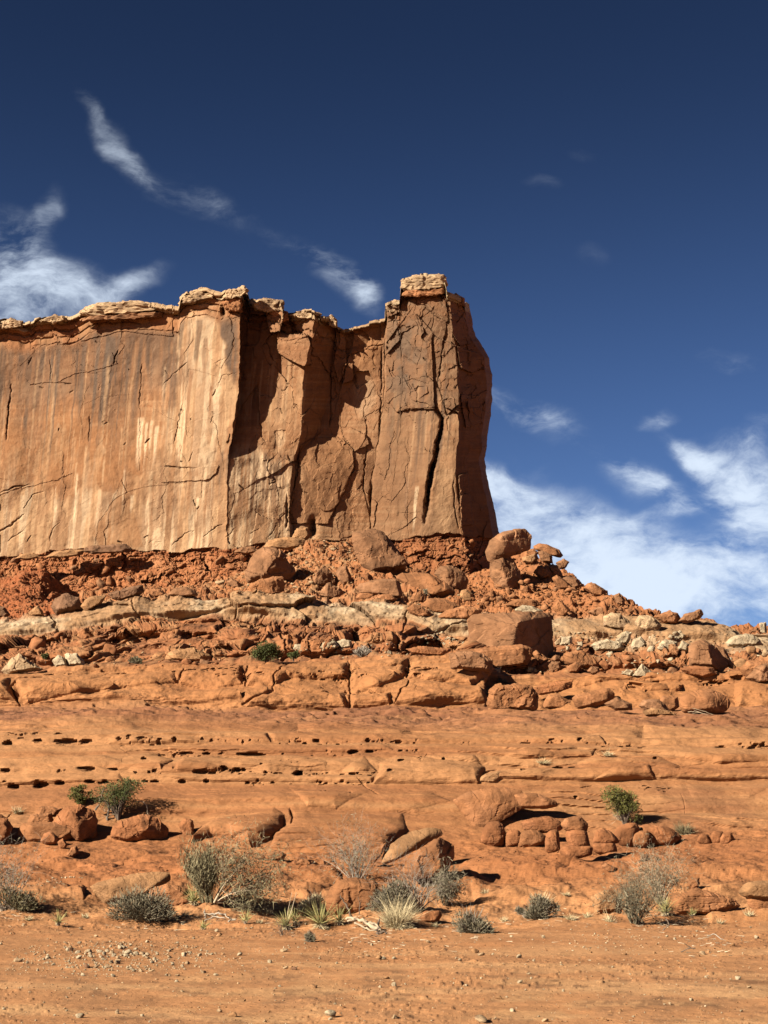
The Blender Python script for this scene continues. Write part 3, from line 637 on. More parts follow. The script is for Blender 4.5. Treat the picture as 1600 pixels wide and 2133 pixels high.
def build_cliff():
    step = 1.45
    lv = sorted(LEV); nn = len(LEV[lv[0]])
    base_x = np.array([p[0] for p in LEV[860]], float)
    us = []
    for i in range(nn - 1):
        gap = max(abs(LEV[l][i + 1][0] - LEV[l][i][0]) for l in lv)
        n = max(4, int(gap / step))
        if i == nn - 2: n = 10
        if i == 0: n = 240
        us += list(i + np.linspace(0, 1, n, endpoint=False))
    us = np.array(us + [nn - 1.0])
    tabx = np.array([[p[0] for p in LEV[l]] for l in lv]); tabd = np.array([[p[1] for p in LEV[l]] for l in lv])
    def ev(tab, U, Y):
        i = np.clip(np.floor(U).astype(int), 0, nn - 2); f = U - i
        k = np.clip(np.searchsorted(lv, Y) - 1, 0, len(lv) - 2)
        ya = np.array(lv, float)[k]; yb = np.array(lv, float)[k + 1]
        g = np.clip((Y - ya) / (yb - ya), 0, 1)
        a = tab[k, i] * (1 - f) + tab[k, i + 1] * f; b = tab[k + 1, i] * (1 - f) + tab[k + 1, i + 1] * f
        return a * (1 - g) + b * g
    xt = ev(tabx, us, np.full(us.shape, 620.0))
    top = interp(xt, SKYLINE)
    top = np.where(us > 12, 630 + 6 * (us - 12), top)
    blk1 = np.floor(xt / 26 + 0.8 * vnoise(xt * .05, 0 * xt, 0 * xt, 5)).astype(np.int64)
    top = top + 5 * (_r(_h(blk1, 0 * blk1, 0 * blk1, 9)) - .5) * (us < 11) + 1.0 * vnoise(xt * .15, 0 * xt, 0 * xt, 6)
    rows = int((1300 - 600) / step)
    s = np.linspace(0, 1, rows) ** 1.0
    PY = top[None, :] + (1295 - top[None, :]) * s[:, None]
    U = np.broadcast_to(us, PY.shape)
    # ragged corners
    jag = fbm(PY * 0.06, 0 * PY + us[None, :].round(0), 0 * PY, 4, 7)
    PX = ev(tabx, U, PY) + (2.2 - .6 * sstep(10, 11, U)) * jag * sstep(2.6, 3, U)
    Dp = ev(tabd, U, PY)
    rel = PY - top[None, :]
    mx, mz = PX * 0.0303, (1160 - PY) * 0.0303            # metres across and up the face
    w1 = fbm(mx * 0.25, mz * 0.25, 0 * mx, 4, 11); w2 = fbm(mx * 1.1, mz * 1.1, 0 * mx, 4, 12); w3 = fbm(mx * 4, mz * 4, 0 * mx, 4, 13)
    D = Dp + (1160 - PY) * 0.0016                          # slight batter
    D -= 0.22 * w1 + .40 * fbm(mx * .11, mz * .16, 0 * mx, 2, 15)
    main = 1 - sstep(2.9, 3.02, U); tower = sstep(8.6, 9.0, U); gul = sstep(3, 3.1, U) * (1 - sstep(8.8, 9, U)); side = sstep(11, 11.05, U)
    # angular fracturing: Voronoi cells, each with its own offset and tilt
    def facets(sx, sz, seed, amp, tilt):
        f1, f2, r1, r2, r3, ox, oy = cells((mx + 0.25 * w2) * sx, (mz + 0.3 * w2) * sz, seed)
        return amp * (r1 - 0.5) + tilt * ((r2 - 0.5) * ox + (r3 - 0.5) * oy), f2 - f1
    fa, e1 = facets(0.28, 0.14, 31, .22, 1.1)
    fb, e2 = facets(0.75, 0.3, 32, .22, .8)
    fc, e3 = facets(2.2, 1.5, 33, .07, .3)
    up = 1 - sstep(830, 880, PY)
    rough_t = tower * (0.25 + 0.75 * up)
    D -= rough_t * (0.9 * fa + .8 * fb + 0.7 * fc)
    D -= side * (.4 * fa + .35 * fb + .2 * fc)
    lowm = gul * sstep(905, 960, PY) * (1 - sstep(4.6, 5.0, U))
    D -= gul * (1 - .86 * lowm) * (0.6 * fa + 0.5 * fb + 0.3 * fc)
    main = np.clip(main + lowm, 0, 1)
    D -= main * (0.16 * fa + 0.06 * fb + 0.03 * fc)
    # upper ledges under the rim on the main wall: bedded, broken
    rim = 1 - sstep(45, 75, rel + 10 * w1)
    bed = rel + 4 * w1 + 1.5 * w2
    for yb_, dp, wd in [(14, .45, 3.0), (30, .22, 2.0), (44, .18, 1.8), (58, .12, 1.6)]:
        D += (dp * np.exp(-((bed - yb_) / wd) ** 2) * sstep(-.5, .3, fbm(mx * 0.3, 0 * mx + yb_, 0 * mx, 3, 39)))
    D -= rim * (0.35 * fb + 0.25 * fc)
    c1_, c2_, cr1, cr2, cr3, cox, coy = cells(mx * .34 + .08 * w2, 0 * mx + rel * .012, 77)
    capt = 5 + 17 * cr1 * (0.4 + .6 * (vnoise(mx * .3, 0 * mx, 0 * mx, 78) > -.2))
    capm = 1 - sstep(capt - 1.5, capt + 1.5, rel + 1.5 * w2)
    D -= capm * (0.15 + .7 * cr2) - capm * .5 * np.exp(-((c2_ - c1_) / .06) ** 2)
    D -= (1 - sstep(0, 5, rel)) * -.25                                # rounded lip
    D += 0.25 * sstep(14, 18, bed) * (1 - sstep(40, 60, bed))
    # exfoliation slabs: (polygon, how proud, colour)
    DX, DY = PX + 2.0 * w2 + 0.8 * w3, PY + 2.0 * w2 + 0.8 * w3
    slabs = [([(626,927),(645,916),(690,911),(712,912),(735,935),(739,972),(709,1040),(682,1090),(607,1090),(606,1043),(622,965)], .2),
      ([(713,905),(730,890),(762,905),(768,925),(740,940)], .25), ([(700,690),(716,686),(722,760),(706,800),(696,760)], .4), ([(577,690),(600,696),(640,696),(650,725),(648,760),(632,764),(600,748),(580,735)], .9),
      ([(548,622),(585,626),(592,660),(582,690),(560,692)], 1.5),
      ([(808,700),(830,660),(868,655),(900,690),(904,850),(850,852),(825,858),(808,830)], .28), ([(905,700),(950,720),(958,800),(955,860),(930,850),(912,800)], .3),
      ([(0,1200),(0,1030),(60,1012),(120,1000),(150,985),(165,1010),(155,1070),(100,1150)], -.10), ([(206,1086),(241,1041),(268,1024),(327,1010),(430,1002),(457,979),(470,1000),(470,1160),(192,1160)], -.06),
      ([(344,973),(409,976),(456,968),(450,985),(430,1001),(335,1004),(332,994)], .18), ([(100,640),(190,640),(360,640),(360,700),(250,690),(130,720)], .15),
      ([(290,830),(345,868),(375,880),(360,960),(320,985),(290,980)], -.07), ([(395,770),(440,780),(470,790),(470,905),(390,910),(385,830)], -.06),
      ([(30,745),(105,728),(235,735),(245,758),(165,778),(115,795),(60,800)], .12), ([(572,897),(594,895),(594,935),(570,935)], -.12),
      ([(733,790),(745,775),(768,772),(775,790),(760,800),(745,812)], -.3), ([(745,830),(770,790),(800,790),(800,845),(760,870)], .1),
      ([(720,755),(735,757),(735,790),(715,800),(712,775)], .5), ([(936,650),(966,660),(984,715),(960,722),(940,690)], .5), ([(952,722),(1000,738),(1011,762),(985,778),(957,764)], .6), ([(958,820),(1000,826),(1006,880),(970,890)], .3), ([(956,990),(975,985),(985,1090),(962,1100)], .4), ([(835,590),(930,586),(931,612),(836,612)], .25), ([(805,640),(832,624),(832,650),(806,660)], .3)]
    for pts, out in slabs:
        D -= out * (.45 if abs(out) < .2 else 1) * inside(DX, DY, pts)
    # cracks: points, width px, depth
    cracks = [([(24,800),(19,850),(13,916)], 2.6, .7), ([(297,758),(294,800),(292,842)], 1.8, .4), ([(188,868),(185,922)], 1.8, .45), ([(381,836),(373,880),(363,924)], 1.6, .35), ([(391,755),(365,776),(338,801)], 1.8, .4),
      ([(453,806),(463,783),(491,777)], 1.4, .25), ([(248,730),(237,758)], 2.0, .5), ([(105,750),(107,792)], 1.6, .35), ([(343,972),(409,976)], 2.0, .5), 
      ([(0,1026),(31,1014),(64,1010)], 2.2, .5), ([(0,1108),(21,1096),(49,1071)], 2.4, .6), ([(103,1128),(110,1103),(125,1088)], 1.6, .3), ([(50,1060),(72,1028),(91,1024)], 1.5, .3), ([(14,1128),(48,1106)], 1.5, .3),
      ([(172,845),(206,828),(278,822)], 1.2, .14), ([(360,1136),(385,1112),(405,1106)], 1.5, .3), ([(425,1118),(450,1098),(465,1093)], 1.5, .3), ([(470,1120),(490,1100)], 1.5, .3), ([(520,1112),(540,1100)], 1.4, .3), ([(560,1120),(575,1095)], 1.4, .3),
      ([(120,798),(150,800)], 2.0, .4), ([(165,770),(190,778),(222,775)], 1.6, .2), ([(255,1000),(266,1026)], 1.3, .2), ([(60,760),(68,745)], 2, .3), ([(205,815),(210,800)], 1.4, .2), ([(440,760),(470,745)], 1.3, .15),
      ([(826,858),(850,852),(904,850)], 1.8, .4), ([(905,850),(922,872),(912,930),(895,1010),(884,1090)], 4.2, 1.3), ([(926,700),(918,760),(912,800),(928,850),(931,866)], 2.2, .7), ([(868,655),(880,690),(895,700)], 2.0, .4), ([(885,640),(905,655),(898,690)], 2.0, .4),
      ([(797,720),(792,900),(785,960)], 2.6, .8), ([(780,970),(774,1010),(772,1060),(774,1110)], 3.5, 1.0), ([(735,935),(739,972),(709,1040),(688,1085)], 1.6, .25), ([(764,925),(762,960),(756,1010),(770,1070)], 1.8, .5), ([(625,930),(622,965),(604,1060)], 2.2, .6),
      ([(598,1030),(598,1085),(596,1100)], 3.5, .8), ([(651,1080),(652,1118)], 6.5, 1.4), ([(690,760),(688,890)], 2.0, .8), ([(545,720),(575,690)], 2, .4), ([(530,800),(525,850)], 1.5, .3), ([(540,900),(552,920)], 3, .5), ([(612,840),(620,850)], 2, .4),
      ([(945,1000),(948,1060),(956,1100)], 2.0, .5), ([(840,960),(880,966)], 1.2, .12), ([(830,1068),(900,1068)], 1.1, .1), ([(852,880),(848,1000),(852,1110)], 1.4, .18), ([(600,950),(612,972)], 3, .6),
      ([(465,640),(468,660)], 4, .8), ([(596,660),(610,680),(615,700)], 5, .9), ([(320,1130),(340,1128)], 1.3, .2), ([(840,740),(870,760),(880,720)], 1.5, .25), ([(830,800),(860,790),(895,800)], 1.5, .25), ([(845,820),(870,812)], 1.4, .2)]
    for pts, w, dp in cracks:
        px = [p[0] for p in pts]; py = [p[1] for p in pts]
        mk = (PX > min(px) - 25) & (PX < max(px) + 25) & (PY > min(py) - 25) & (PY < max(py) + 25)
        if not mk.any(): continue
        d, pos = dist_poly(PX[mk] + 1.6 * w3[mk] + 1.5 * w2[mk], PY[mk] + 1.2 * w3[mk], pts)
        D[mk] += dp * (.36 if w < 4 else 1) * np.exp(-(d / (w * (0.6 if w < 4 else 1))) ** 2) * (1 - 0.75 * np.abs(2 * pos - 1) ** 4) * (.55 + .9 * np.clip(w2[mk] + .3, 0, 1))
    # random small scars on the face
    rng = np.random.RandomState(8)
    for i in range(45):
        x, y = rng.uniform(-100, 900), rng.uniform(690, 1135)
        a = rng.uniform(0.2, 1.2) * (1 if rng.rand() < .5 else -1); ln = rng.uniform(5, 26) * rng.rand() ** .5
        p = [(x, y), (x + ln * math.cos(a) * .7, y + ln * math.sin(a))]
        mk = (np.abs(PX - x) < 40) & (np.abs(PY - y) < 40)
        d, pos = dist_poly(PX[mk] + 1.6 * w3[mk] + 2 * w2[mk], PY[mk] + 1.5 * w3[mk], p)
        D[mk] += rng.uniform(.06, .22) * np.exp(-(d / 1.1) ** 2)
    D -= 0.03 * w2 + 0.018 * w3
    # red rubbly foot below the sandstone wall
    foot = [(-400,1160),(0,1158),(100,1152),(180,1146),(270,1140),(300,1150),(330,1152),(400,1148),(480,1144),(560,1134),(640,1128),(780,1120),(830,1124),(880,1122),(905,1117),(960,1116),(975,1122),(1030,1124),(1060,1124)]
    yf = interp(PX, foot) + 2.5 * w2 + 7 * fbm(mx * .6, 0 * mx, 0 * mx, 3, 57) + 5 * (_r(_h(np.floor(mx * 1.1 + w2).astype(np.int64), np.zeros(mx.shape, np.int64), np.zeros(mx.shape, np.int64), 3)) - .5)
    red = sstep(-1.2, 1.2, PY - yf)
    D += red * 0.24
    rx, rz = mx + .55 * w2 + .22 * w3 + .3 * mz, mz + .45 * fbm(mx * .9, mz * .9, 0 * mx, 3, 53)
    f1, f2, r1, r2, r3, ox, oy = cells(rx * .8, rz * 1.0, 51)
    g1, g2, s1, s2, s3, ox2, oy2 = cells(rx * 2.3 - .8 * mz, rz * 3.6, 52)
    blk = 0.50 * (r1 - .5) + .7 * ((r2 - .5) * ox + (r3 - .5) * oy) - 0.16 * np.exp(-((f2 - f1) / .06) ** 2) + 0.13 * (s1 - .5) + .22 * ((s2 - .5) * ox2 + (s3 - .5) * oy2) + .12 * w3
    strat = mz * 3.2 + .4 * w2; blk += 0.30 * (sstep(0, .4, strat - np.floor(strat)) - .5) * np.exp(-np.maximum(PY - yf, 0) / 22)
    blk += .35 * fbm(mx * .5, mz * .5, 0 * mx, 3, 54)
    D -= red * blk * 0.8
    D -= red * (PY - yf) * 0.012                                  # spreads at the foot
    # ---- colours
    W1, W2, W3 = w1, w2, w3; w1, w2, w3 = 1.7 * w1, 1.7 * w2, 1.7 * w3
    C = np.zeros(PX.shape + (3,), np.float32) + np.array((0.49, 0.25, 0.12), np.float32)
    tan, pale, cream, var, gry, org = (0.44, 0.23, 0.115), (0.68, 0.42, 0.225), (0.92, 0.66, 0.41), (0.175, 0.105, 0.066), (0.175, 0.125, 0.09), (0.43, 0.19, 0.078)
    sx = PX + 3 * w1 + .09 * (PY - 900)
    st1 = 2.3 * fbm_axis(sx * 0.06, PY * 0.003, 0 * PX, 3, 61, .65); st2 = 2.1 * fbm_axis(sx * 0.03, PY * 0.006, 0 * PX, 3, 62); st3 = 2.2 * fbm_axis(sx * 0.16, PY * 0.008, 0 * PX, 2, 63, .6)
    bb = 1.8 * fbm(PX * 0.012, PY * 0.012, 0 * PX, 4, 64)
    C = mixc(C, (0.54, 0.29, 0.145), sstep(-.2, .8, w1)); C = mixc(C, org, 0.45 * sstep(0, .8, -w1 + .3 * w2))
    def blob(x, y, a, b, soft=.5): return 1 - sstep(1 - soft, 1 + soft, np.sqrt(((PX - x) / a) ** 2 + ((PY - y) / b) ** 2) + .35 * bb)
    bl = 1.8 * fbm(PX * .012, PY * .22, 0 * PX, 3, 66); C = mixc(C, (.40,.19,.085), .45 * sstep(.2, .7, bl)); C = mixc(C, pale, .3 * sstep(.3, .8, -bl))
    # pale lower wall and pale prow
    low = main * (.8 * sstep(962, 970, PY + 44 * st2 + 36 * bb) + .2 * sstep(940, 1060, PY))
    C = mixc(C, pale, 0.85 * low); C = mixc(C, cream, 0.75 * low * sstep(-.1, .7, st1 + .4 * st2))
    prow = blob(432, 850, 64, 200, .16)
    C = mixc(C, pale, 0.95 * prow); C = mixc(C, cream, 0.9 * prow * sstep(-.5, .3, st1 + .2))
    pl2 = blob(540, 1040, 90, 120, .4); C = mixc(C, pale, 0.85 * pl2); C = mixc(C, cream, .6 * pl2 * sstep(-.1, .6, st1))
    C = mixc(C, pale, .75 * blob(320, 930, 36, 90, .5) * sstep(-.2, .5, st1 + .3)); C = mixc(C, pale, .6 * blob(60, 940, 50, 30, .5) * sstep(-.2, .4, w2))
    C = mixc(C, pale, .5 * blob(870, 1080, 36, 60, .5) * sstep(-.3, .5, st1)); C = mixc(C, pale, .6 * blob(925, 1010, 26, 100, .5)); C = mixc(C, cream, .6 * blob(762, 820, 20, 36, .4)); C = mixc(C, cream, .5 * blob(583, 912, 12, 22, .3))
    C = mixc(C, pale, .5 * blob(560, 830, 50, 90, .5) * sstep(-.2, .6, st2)); C = mixc(C, (0.55, .27, .11), .7 * blob(765, 720, 34, 60, .4)); C = mixc(C, (.33, .175, .09), .7 * blob(840, 960, 60, 150, .5))
    # varnish above, hanging down in streaks
    vu = main * (1 - sstep(720, 900, PY + 70 * st2 + 60 * st1 - 25 * w1)) * sstep(30, 60, rel)
    C = mixc(C, var, .80 * vu * (1 - .8 * prow)); C = mixc(C, gry, .6 * vu * sstep(-.1, .6, bb) * (1 - .8 * prow))
    C = mixc(C, var, .42 * main * sstep(.12, .7, st1) * (1 - sstep(1000, 1150, PY + 60 * st2)) * (1 - .55 * prow)); C = mixc(C, (.40, .20, .095), .55 * sstep(.15, .7, st3) * (main + .6 * gul) * sstep(60, 90, rel))
    C = mixc(C, (.38, .19, .09), .6 * low * sstep(.2, .7, st2 - .3 * st1)); C = mixc(C, (.42, .215, .10), .7 * pl2 * sstep(.05, .5, st3 + .5 * st1))
    C = mixc(C, (.41, .20, .09), .75 * inside(DX, DY, slabs[0][0])); C = mixc(C, (.44, .21, .09), .6 * inside(DX, DY, [(192,1110),(241,1041),(268,1024),(300,1140),(210,1140)]))
    C = mixc(C, (.33, .20, .12), .6 * blob(90, 815, 75, 22, .6)); C = mixc(C, (.33, .20, .12), .5 * blob(350, 780, 50, 30, .6)); C = mixc(C, (.25, .14, .08), .5 * blob(470, 650, 30, 22, .5))
    C = mixc(C, (.46, .21, .085), .65 * blob(150, 930, 120, 80, .5) * main)
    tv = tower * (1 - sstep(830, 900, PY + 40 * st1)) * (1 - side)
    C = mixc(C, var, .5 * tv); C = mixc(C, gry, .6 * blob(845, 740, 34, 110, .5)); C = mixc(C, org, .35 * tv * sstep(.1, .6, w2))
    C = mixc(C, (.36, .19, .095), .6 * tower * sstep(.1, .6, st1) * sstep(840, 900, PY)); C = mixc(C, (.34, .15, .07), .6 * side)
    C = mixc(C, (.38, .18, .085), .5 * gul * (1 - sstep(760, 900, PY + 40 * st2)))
    dk = blob(545, 960, 60, 22, .8) * sstep(-.1, .5, st3 + w2); C = mixc(C, (.24, .15, .09), .6 * dk)
    rng = np.random.RandomState(12)
    runs = [(297,866,990,7,cream,.9),(309,876,985,3,cream,.8),(328,884,984,4,cream,.8),(318,872,960,3,cream,.6),(183,925,1035,2.5,pale,.8),(219,955,1030,2.5,pale,.8),(162,960,1040,2,pale,.7),(398,760,980,4,(.36,.17,.08),.7),(440,800,890,3,(.42,.19,.09),.7),
        (428,700,800,5,(.33,.18,.10),.7),(415,660,780,7,var,.7),(380,650,760,5,gry,.6),(312,690,800,6,var,.7),(296,700,860,4,var,.6),(345,760,860,4,cream,.35),(870,1010,1115,4,cream,.8),(852,990,1110,3,(.3,.16,.09),.6),(893,980,1090,2,cream,.6)]
    for i in range(70): runs.append((rng.uniform(-60, 400), rng.uniform(680, 740), rng.uniform(780, 1000), rng.uniform(1, 5), (var, gry, (.34,.18,.095))[rng.randint(3)], rng.uniform(.35, .75)))
    for i in range(40): runs.append((rng.uniform(-60, 400), rng.uniform(700, 960), rng.uniform(960, 1080), rng.uniform(.8, 2.5), pale, rng.uniform(.2, .6)))
    for i in range(60): runs.append((rng.uniform(0, 600), rng.uniform(960, 1040), rng.uniform(1060, 1135), rng.uniform(1, 4.5), ((.34,.18,.095), (.40,.2,.095), cream)[rng.randint(3)], rng.uniform(.35, .8)))
    for i in range(30): runs.append((rng.uniform(470, 600), rng.uniform(930, 980), rng.uniform(1030, 1100), rng.uniform(1, 4), ((.27,.16,.095), cream)[rng.randint(2)], rng.uniform(.4, .8)))
    for i in range(26): runs.append((rng.uniform(505, 640), rng.uniform(720, 800), rng.uniform(850, 950), rng.uniform(1, 4), ((.28,.15,.08), pale)[rng.randint(2)], rng.uniform(.3, .6)))
    for i in range(30): runs.append((rng.uniform(800, 950), rng.uniform(650, 900), rng.uniform(900, 1090), rng.uniform(1, 4), (var, (.34,.18,.095), pale)[rng.randint(3)], rng.uniform(.3, .6)))
    for (x, ya, yb, w, cc, al) in runs:
        mk = np.abs(PX - x) < w * 2.5 + 26
        t = np.clip((PY[mk] - ya) / (yb - ya), 0, 1)
        q = np.abs(PX[mk] - x + .09 * (PY[mk] - ya) - 1.2 * W2[mk] - 2 * W1[mk]) / (w * (1.1 - .5 * t))
        on = (1 - sstep(.6, 1.15, q)) * sstep(0, .08, t) * (1 - sstep(.55, 1, t + .15 * W2[mk])) * al
        C[mk] = mixc(C[mk], cc, on)
    # rim: orange beds under a pale cap
    C = mixc(C, (.54, .26, .11), .6 * rim * main); C = mixc(C, (.44, .17, .065), .5 * rim * sstep(0, .6, w2))
    cap = capm * (.55 + .6 * cr3)
    C = mixc(C, (.74, .55, .33), cap * .95)
    fing = main * 0 + sstep(.1, .5, fbm(mx * .25, 0 * mx, 0 * mx, 3, 71)) * (1 - sstep(14, 26, bed)) * main
    C = mixc(C, (.68, .47, .26), .7 * fing)
    C = mixc(C, (.52, .205, .08), red * .9); C = mixc(C, (.42, .14, .05), red * .6 * sstep(.3, .7, s2)); C = mixc(C, (.58, .22, .085), red * .5 * sstep(.6, .9, r3)); C = mixc(C, (.40, .13, .05), red * np.exp(-(PY - yf) / 10) * .6)
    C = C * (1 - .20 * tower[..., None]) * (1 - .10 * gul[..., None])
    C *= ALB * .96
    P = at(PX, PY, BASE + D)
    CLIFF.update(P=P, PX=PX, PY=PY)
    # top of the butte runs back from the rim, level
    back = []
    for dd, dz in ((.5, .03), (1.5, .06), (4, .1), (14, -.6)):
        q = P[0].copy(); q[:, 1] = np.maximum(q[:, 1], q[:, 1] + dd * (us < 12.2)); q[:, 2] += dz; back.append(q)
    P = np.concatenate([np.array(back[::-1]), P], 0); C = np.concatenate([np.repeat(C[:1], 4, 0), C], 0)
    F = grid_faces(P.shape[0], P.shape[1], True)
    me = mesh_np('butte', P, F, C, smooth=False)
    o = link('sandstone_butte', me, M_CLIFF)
    CLIFF['o'] = o
    tag(o, 'tall tan sandstone cliff streaked with varnish, ending in a squared tower above red rubbly rock', None, None, 'structure')
build_cliff()
def cliff_at(x, y):
    k = np.argmin(np.abs(CLIFF['PX'] - x) + np.abs(CLIFF['PY'] - y)); return CLIFF['P'].reshape(-1, 3)[k]
# ------------------------------------------------------------------ boulders
def ico(sub):
    bm = bmesh.new(); bmesh.ops.create_icosphere(bm, subdivisions=sub, radius=1)
    V = np.array([v.co[:] for v in bm.verts]); V /= np.linalg.norm(V, axis=1)[:, None]
    F = np.array([[v.index for v in f.verts] for f in bm.faces]); bm.free(); return V, F
ICO = {s: ico(s) for s in (2, 3, 4, 5, 6)}
def hull_planes(P):
    bm = bmesh.new()
    for p in P: bm.verts.new(p)
    bmesh.ops.convex_hull(bm, input=bm.verts[:])
    bm.normal_update()
    out = []
    for f in sorted(bm.faces, key=lambda f: -f.calc_area()):
        n = f.normal; h = n.dot(f.calc_center_median())
        if h < 0: n, h = -n, -h
        if h < 1e-4: continue
        if any(n.dot(m) > 0.985 for m, _ in out): continue
        out.append((n.copy(), h))
    bm.free()
    return np.array([n[:] for n, _ in out]), np.array([h for _, h in out])
def vnormals(V, F):
    a = np.cross(V[F[:, 1]] - V[F[:, 0]], V[F[:, 2]] - V[F[:, 0]]); n = np.zeros_like(V)
    for k in range(3): np.add.at(n, F[:, k], a)
    return n / (np.linalg.norm(n, axis=1)[:, None] + 1e-12)
def rock_shape(P, sub=4, p=16, seed=0, rough=1.0, strata=0.0, tilt=0.0):
    P = np.asarray(P, float); c = (P.min(0) + P.max(0)) / 2 * .5 + P.mean(0) * .5
    ext = (P.max(0) - P.min(0)) / 2 + 1e-6
    Q = (P - c) / ext
    n, h = hull_planes(Q)
    V, F = ICO[sub]
    p = p * (2.6 if p >= 12 else 1.7)
    t = np.maximum(V @ n.T, 0) / h
    r = (t ** p).sum(1) ** (-1 / p)
    W = V * r[:, None]
    lo, hi = W.min(0), W.max(0); ql, qh = Q.min(0), Q.max(0)
    W = (W - lo) / (hi - lo) * (qh - ql) + ql
    W = W * ext + c
    s = float(np.mean(np.sort(ext)[:2])); X, Y, Z = (W[:, i] / s for i in range(3))
    N = vnormals(W, F)
    d = 0.07 * fbm(X * 1.1 + seed, Y * 1.1, Z * 1.1, 4, seed) + 0.022 * fbm(X * 4 + seed, Y * 4, Z * 4, 3, seed + 3)
    f1, f2, r1, r2, r3, ox, oy = cells(X * 1.3 + seed + .4 * Y, Z * 1.3 - .4 * Y, seed + 9)
    d = d + 0.10 * (r1 - .5) + .16 * ((r2 - .5) * ox + (r3 - .5) * oy)
    g1, g2, s1, s2, s3, ax, ay = cells(X * 2.7 + seed + .9 * Y, Z * 2.2 - .5 * Y + .4 * X, seed + 19)
    d = d + .035 * (s1 - .5) + .10 * ((s2 - .5) * ax + (s3 - .5) * ay)
    if strata:
        q = (Z + tilt * X + .12 * fbm(X, Y, Z, 3, seed + 5)) * strata; fr = q - np.floor(q)
        d = d - 0.045 * np.exp(-((fr - .5) / .08) ** 2) + .02 * (_r(_h(np.floor(q).astype(np.int64), np.zeros(len(q), np.int64), np.zeros(len(q), np.int64), seed)) - .5)
    return W + N * (d * s * rough)[:, None], F
PAL = {'o': (.47, .205, .085), 'b': (.42, .205, .098), 't': (.52, .275, .125), 'w': (.66, .52, .34), 'r': (.47, .19, .076), 'd': (.29, .15, .08), 'k': (.62, .42, .24)}
def rock_col(V, key, seed, s):
    X, Y, Z = (V[:, i] / s for i in range(3))
    c = np.zeros_like(V) + np.array(PAL[key])
    n = 1.7 * fbm(X * .8 + seed, Y * .8, Z * .8, 4, seed + 31); m = 1.7 * fbm(X * 3, Y * 3, Z * 3 + seed, 3, seed + 37)
    dark = {'w': (.46, .33, .2), 'k': (.36, .23, .14)}.get(key, np.array(PAL[key]) * .68)
    c = mixc(c, dark, .8 * sstep(.1, .8, n)); c = mixc(c, np.array(PAL[key]) * 1.2 + .02, .6 * sstep(.2, .9, -n)); c = mixc(c, np.array(PAL[key]) * .8, .5 * sstep(.1, .8, m))
    f1, f2, r1, r2, r3, ox, oy = cells(X * 1.3 + seed + .4 * Y, Z * 1.3 - .4 * Y, seed + 9)
    return c * ALB * (.82 + .36 * r3)[:, None]
def solid(name, P, key, seed, mat=None, sub=4, origin=None, parent=None, **kw):
    V, F = rock_shape(P, sub=sub, seed=seed, **kw)
    s = float(np.mean(np.sort(np.ptp(V, 0))[:2])) / 2
    col = rock_col(V, key, seed, max(s, .05))
    o_ = np.asarray(origin if origin is not None else [V[:, 0].mean(), V[:, 1].mean(), V[:, 2].min()])
    o = link(name, mesh_np(name, V - o_, F, col, smooth=False), mat or M_ROCK, parent)
    o.location = o_
    return o
SEED = [100]
def outline_pts(out, d, thick, front=None, fs=.62, lift=0.0):
    pts = []
    xs_ = np.array([p[0] for p in out], float); ys_ = np.array([p[1] for p in out], float)
    cx, cy = (xs_.min() + xs_.max()) / 2, (ys_.min() + ys_.max()) / 2
    d0 = d + thick / 2
    for p in out:
        f = p[2] if len(p) > 2 else 0
        pts.append(at(p[0], p[1], d0 - f * thick / 2))
    if front is None:
        front = [(cx + (p[0] - cx) * fs, cy + (p[1] - cy) * fs, 1) for p in out]
    for p in front: pts.append(at(p[0], p[1], d0 - p[2] * thick / 2))
    for p in out: pts.append(at(cx + (p[0] - cx) * .66, cy + (p[1] - cy) * .66, d0 + thick / 2))
    return np.array(pts)
def R(label, out, key='o', front=None, thick=.85, base=None, dd=0.0, p=16, strata=0, tilt=0, rough=.95, name='boulder', cat='boulder', group=None, fs=.62, parent=None, sub=None):
    SEED[0] += 1
    if label and rough == .95 and any(k in label for k in ('smooth', 'round', 'oval', 'egg', 'lobe', 'loaf', 'bun', 'lens')): rough = .5
    xs_ = [q[0] for q in out]; ys_ = [q[1] for q in out]
    if base is None: base = (sum(xs_) / len(xs_), max(ys_) - 1)
    if group and group.startswith('hoodoo') or name in ('cap_rock', 'base_block'):
        p = min(p, 5) if key != 'b' else p; cx_, cy_ = sum(xs_) / len(xs_), sum(ys_) / len(ys_); rough = min(rough, .65)
        out = [(cx_ + (q[0] - cx_) * 1.08, cy_ + (q[1] - cy_) * 1.13) + tuple(q[2:]) for q in out]
    d = ground_at(*base)[1] + dd
    w, h = (max(xs_) - min(xs_)), (max(ys_) - min(ys_))
    th = thick * min(w, h) ** .5 * max(w, h) ** .5 * d / FPX
    P = outline_pts(out, d - 0.06 * th, th, front, fs)
    if sub is None: sub = 6 if max(w, h) > 70 else 5 if max(w, h) > 28 else 4
    o = solid(name, P, key, SEED[0], sub=sub, p=p, strata=strata, tilt=tilt, rough=rough)
    if label: tag(o, label, cat, group)
    return o
def R2(part, host, *a, **kw):      # a part of another rock
    o = R(None, *a, name=part, **kw)
    o.parent = host; o.matrix_parent_inverse = Matrix.Translation(-Vector(host.location))
    return o
G_T = 'boulders fallen below the cliff'; G_R = 'boulders on the right of the slope'; G_S = 'rocks at the foot of the slickrock'; G_W = 'pale boulders below the white ledge'; G_P = 'rocks of the pile beside the tower'
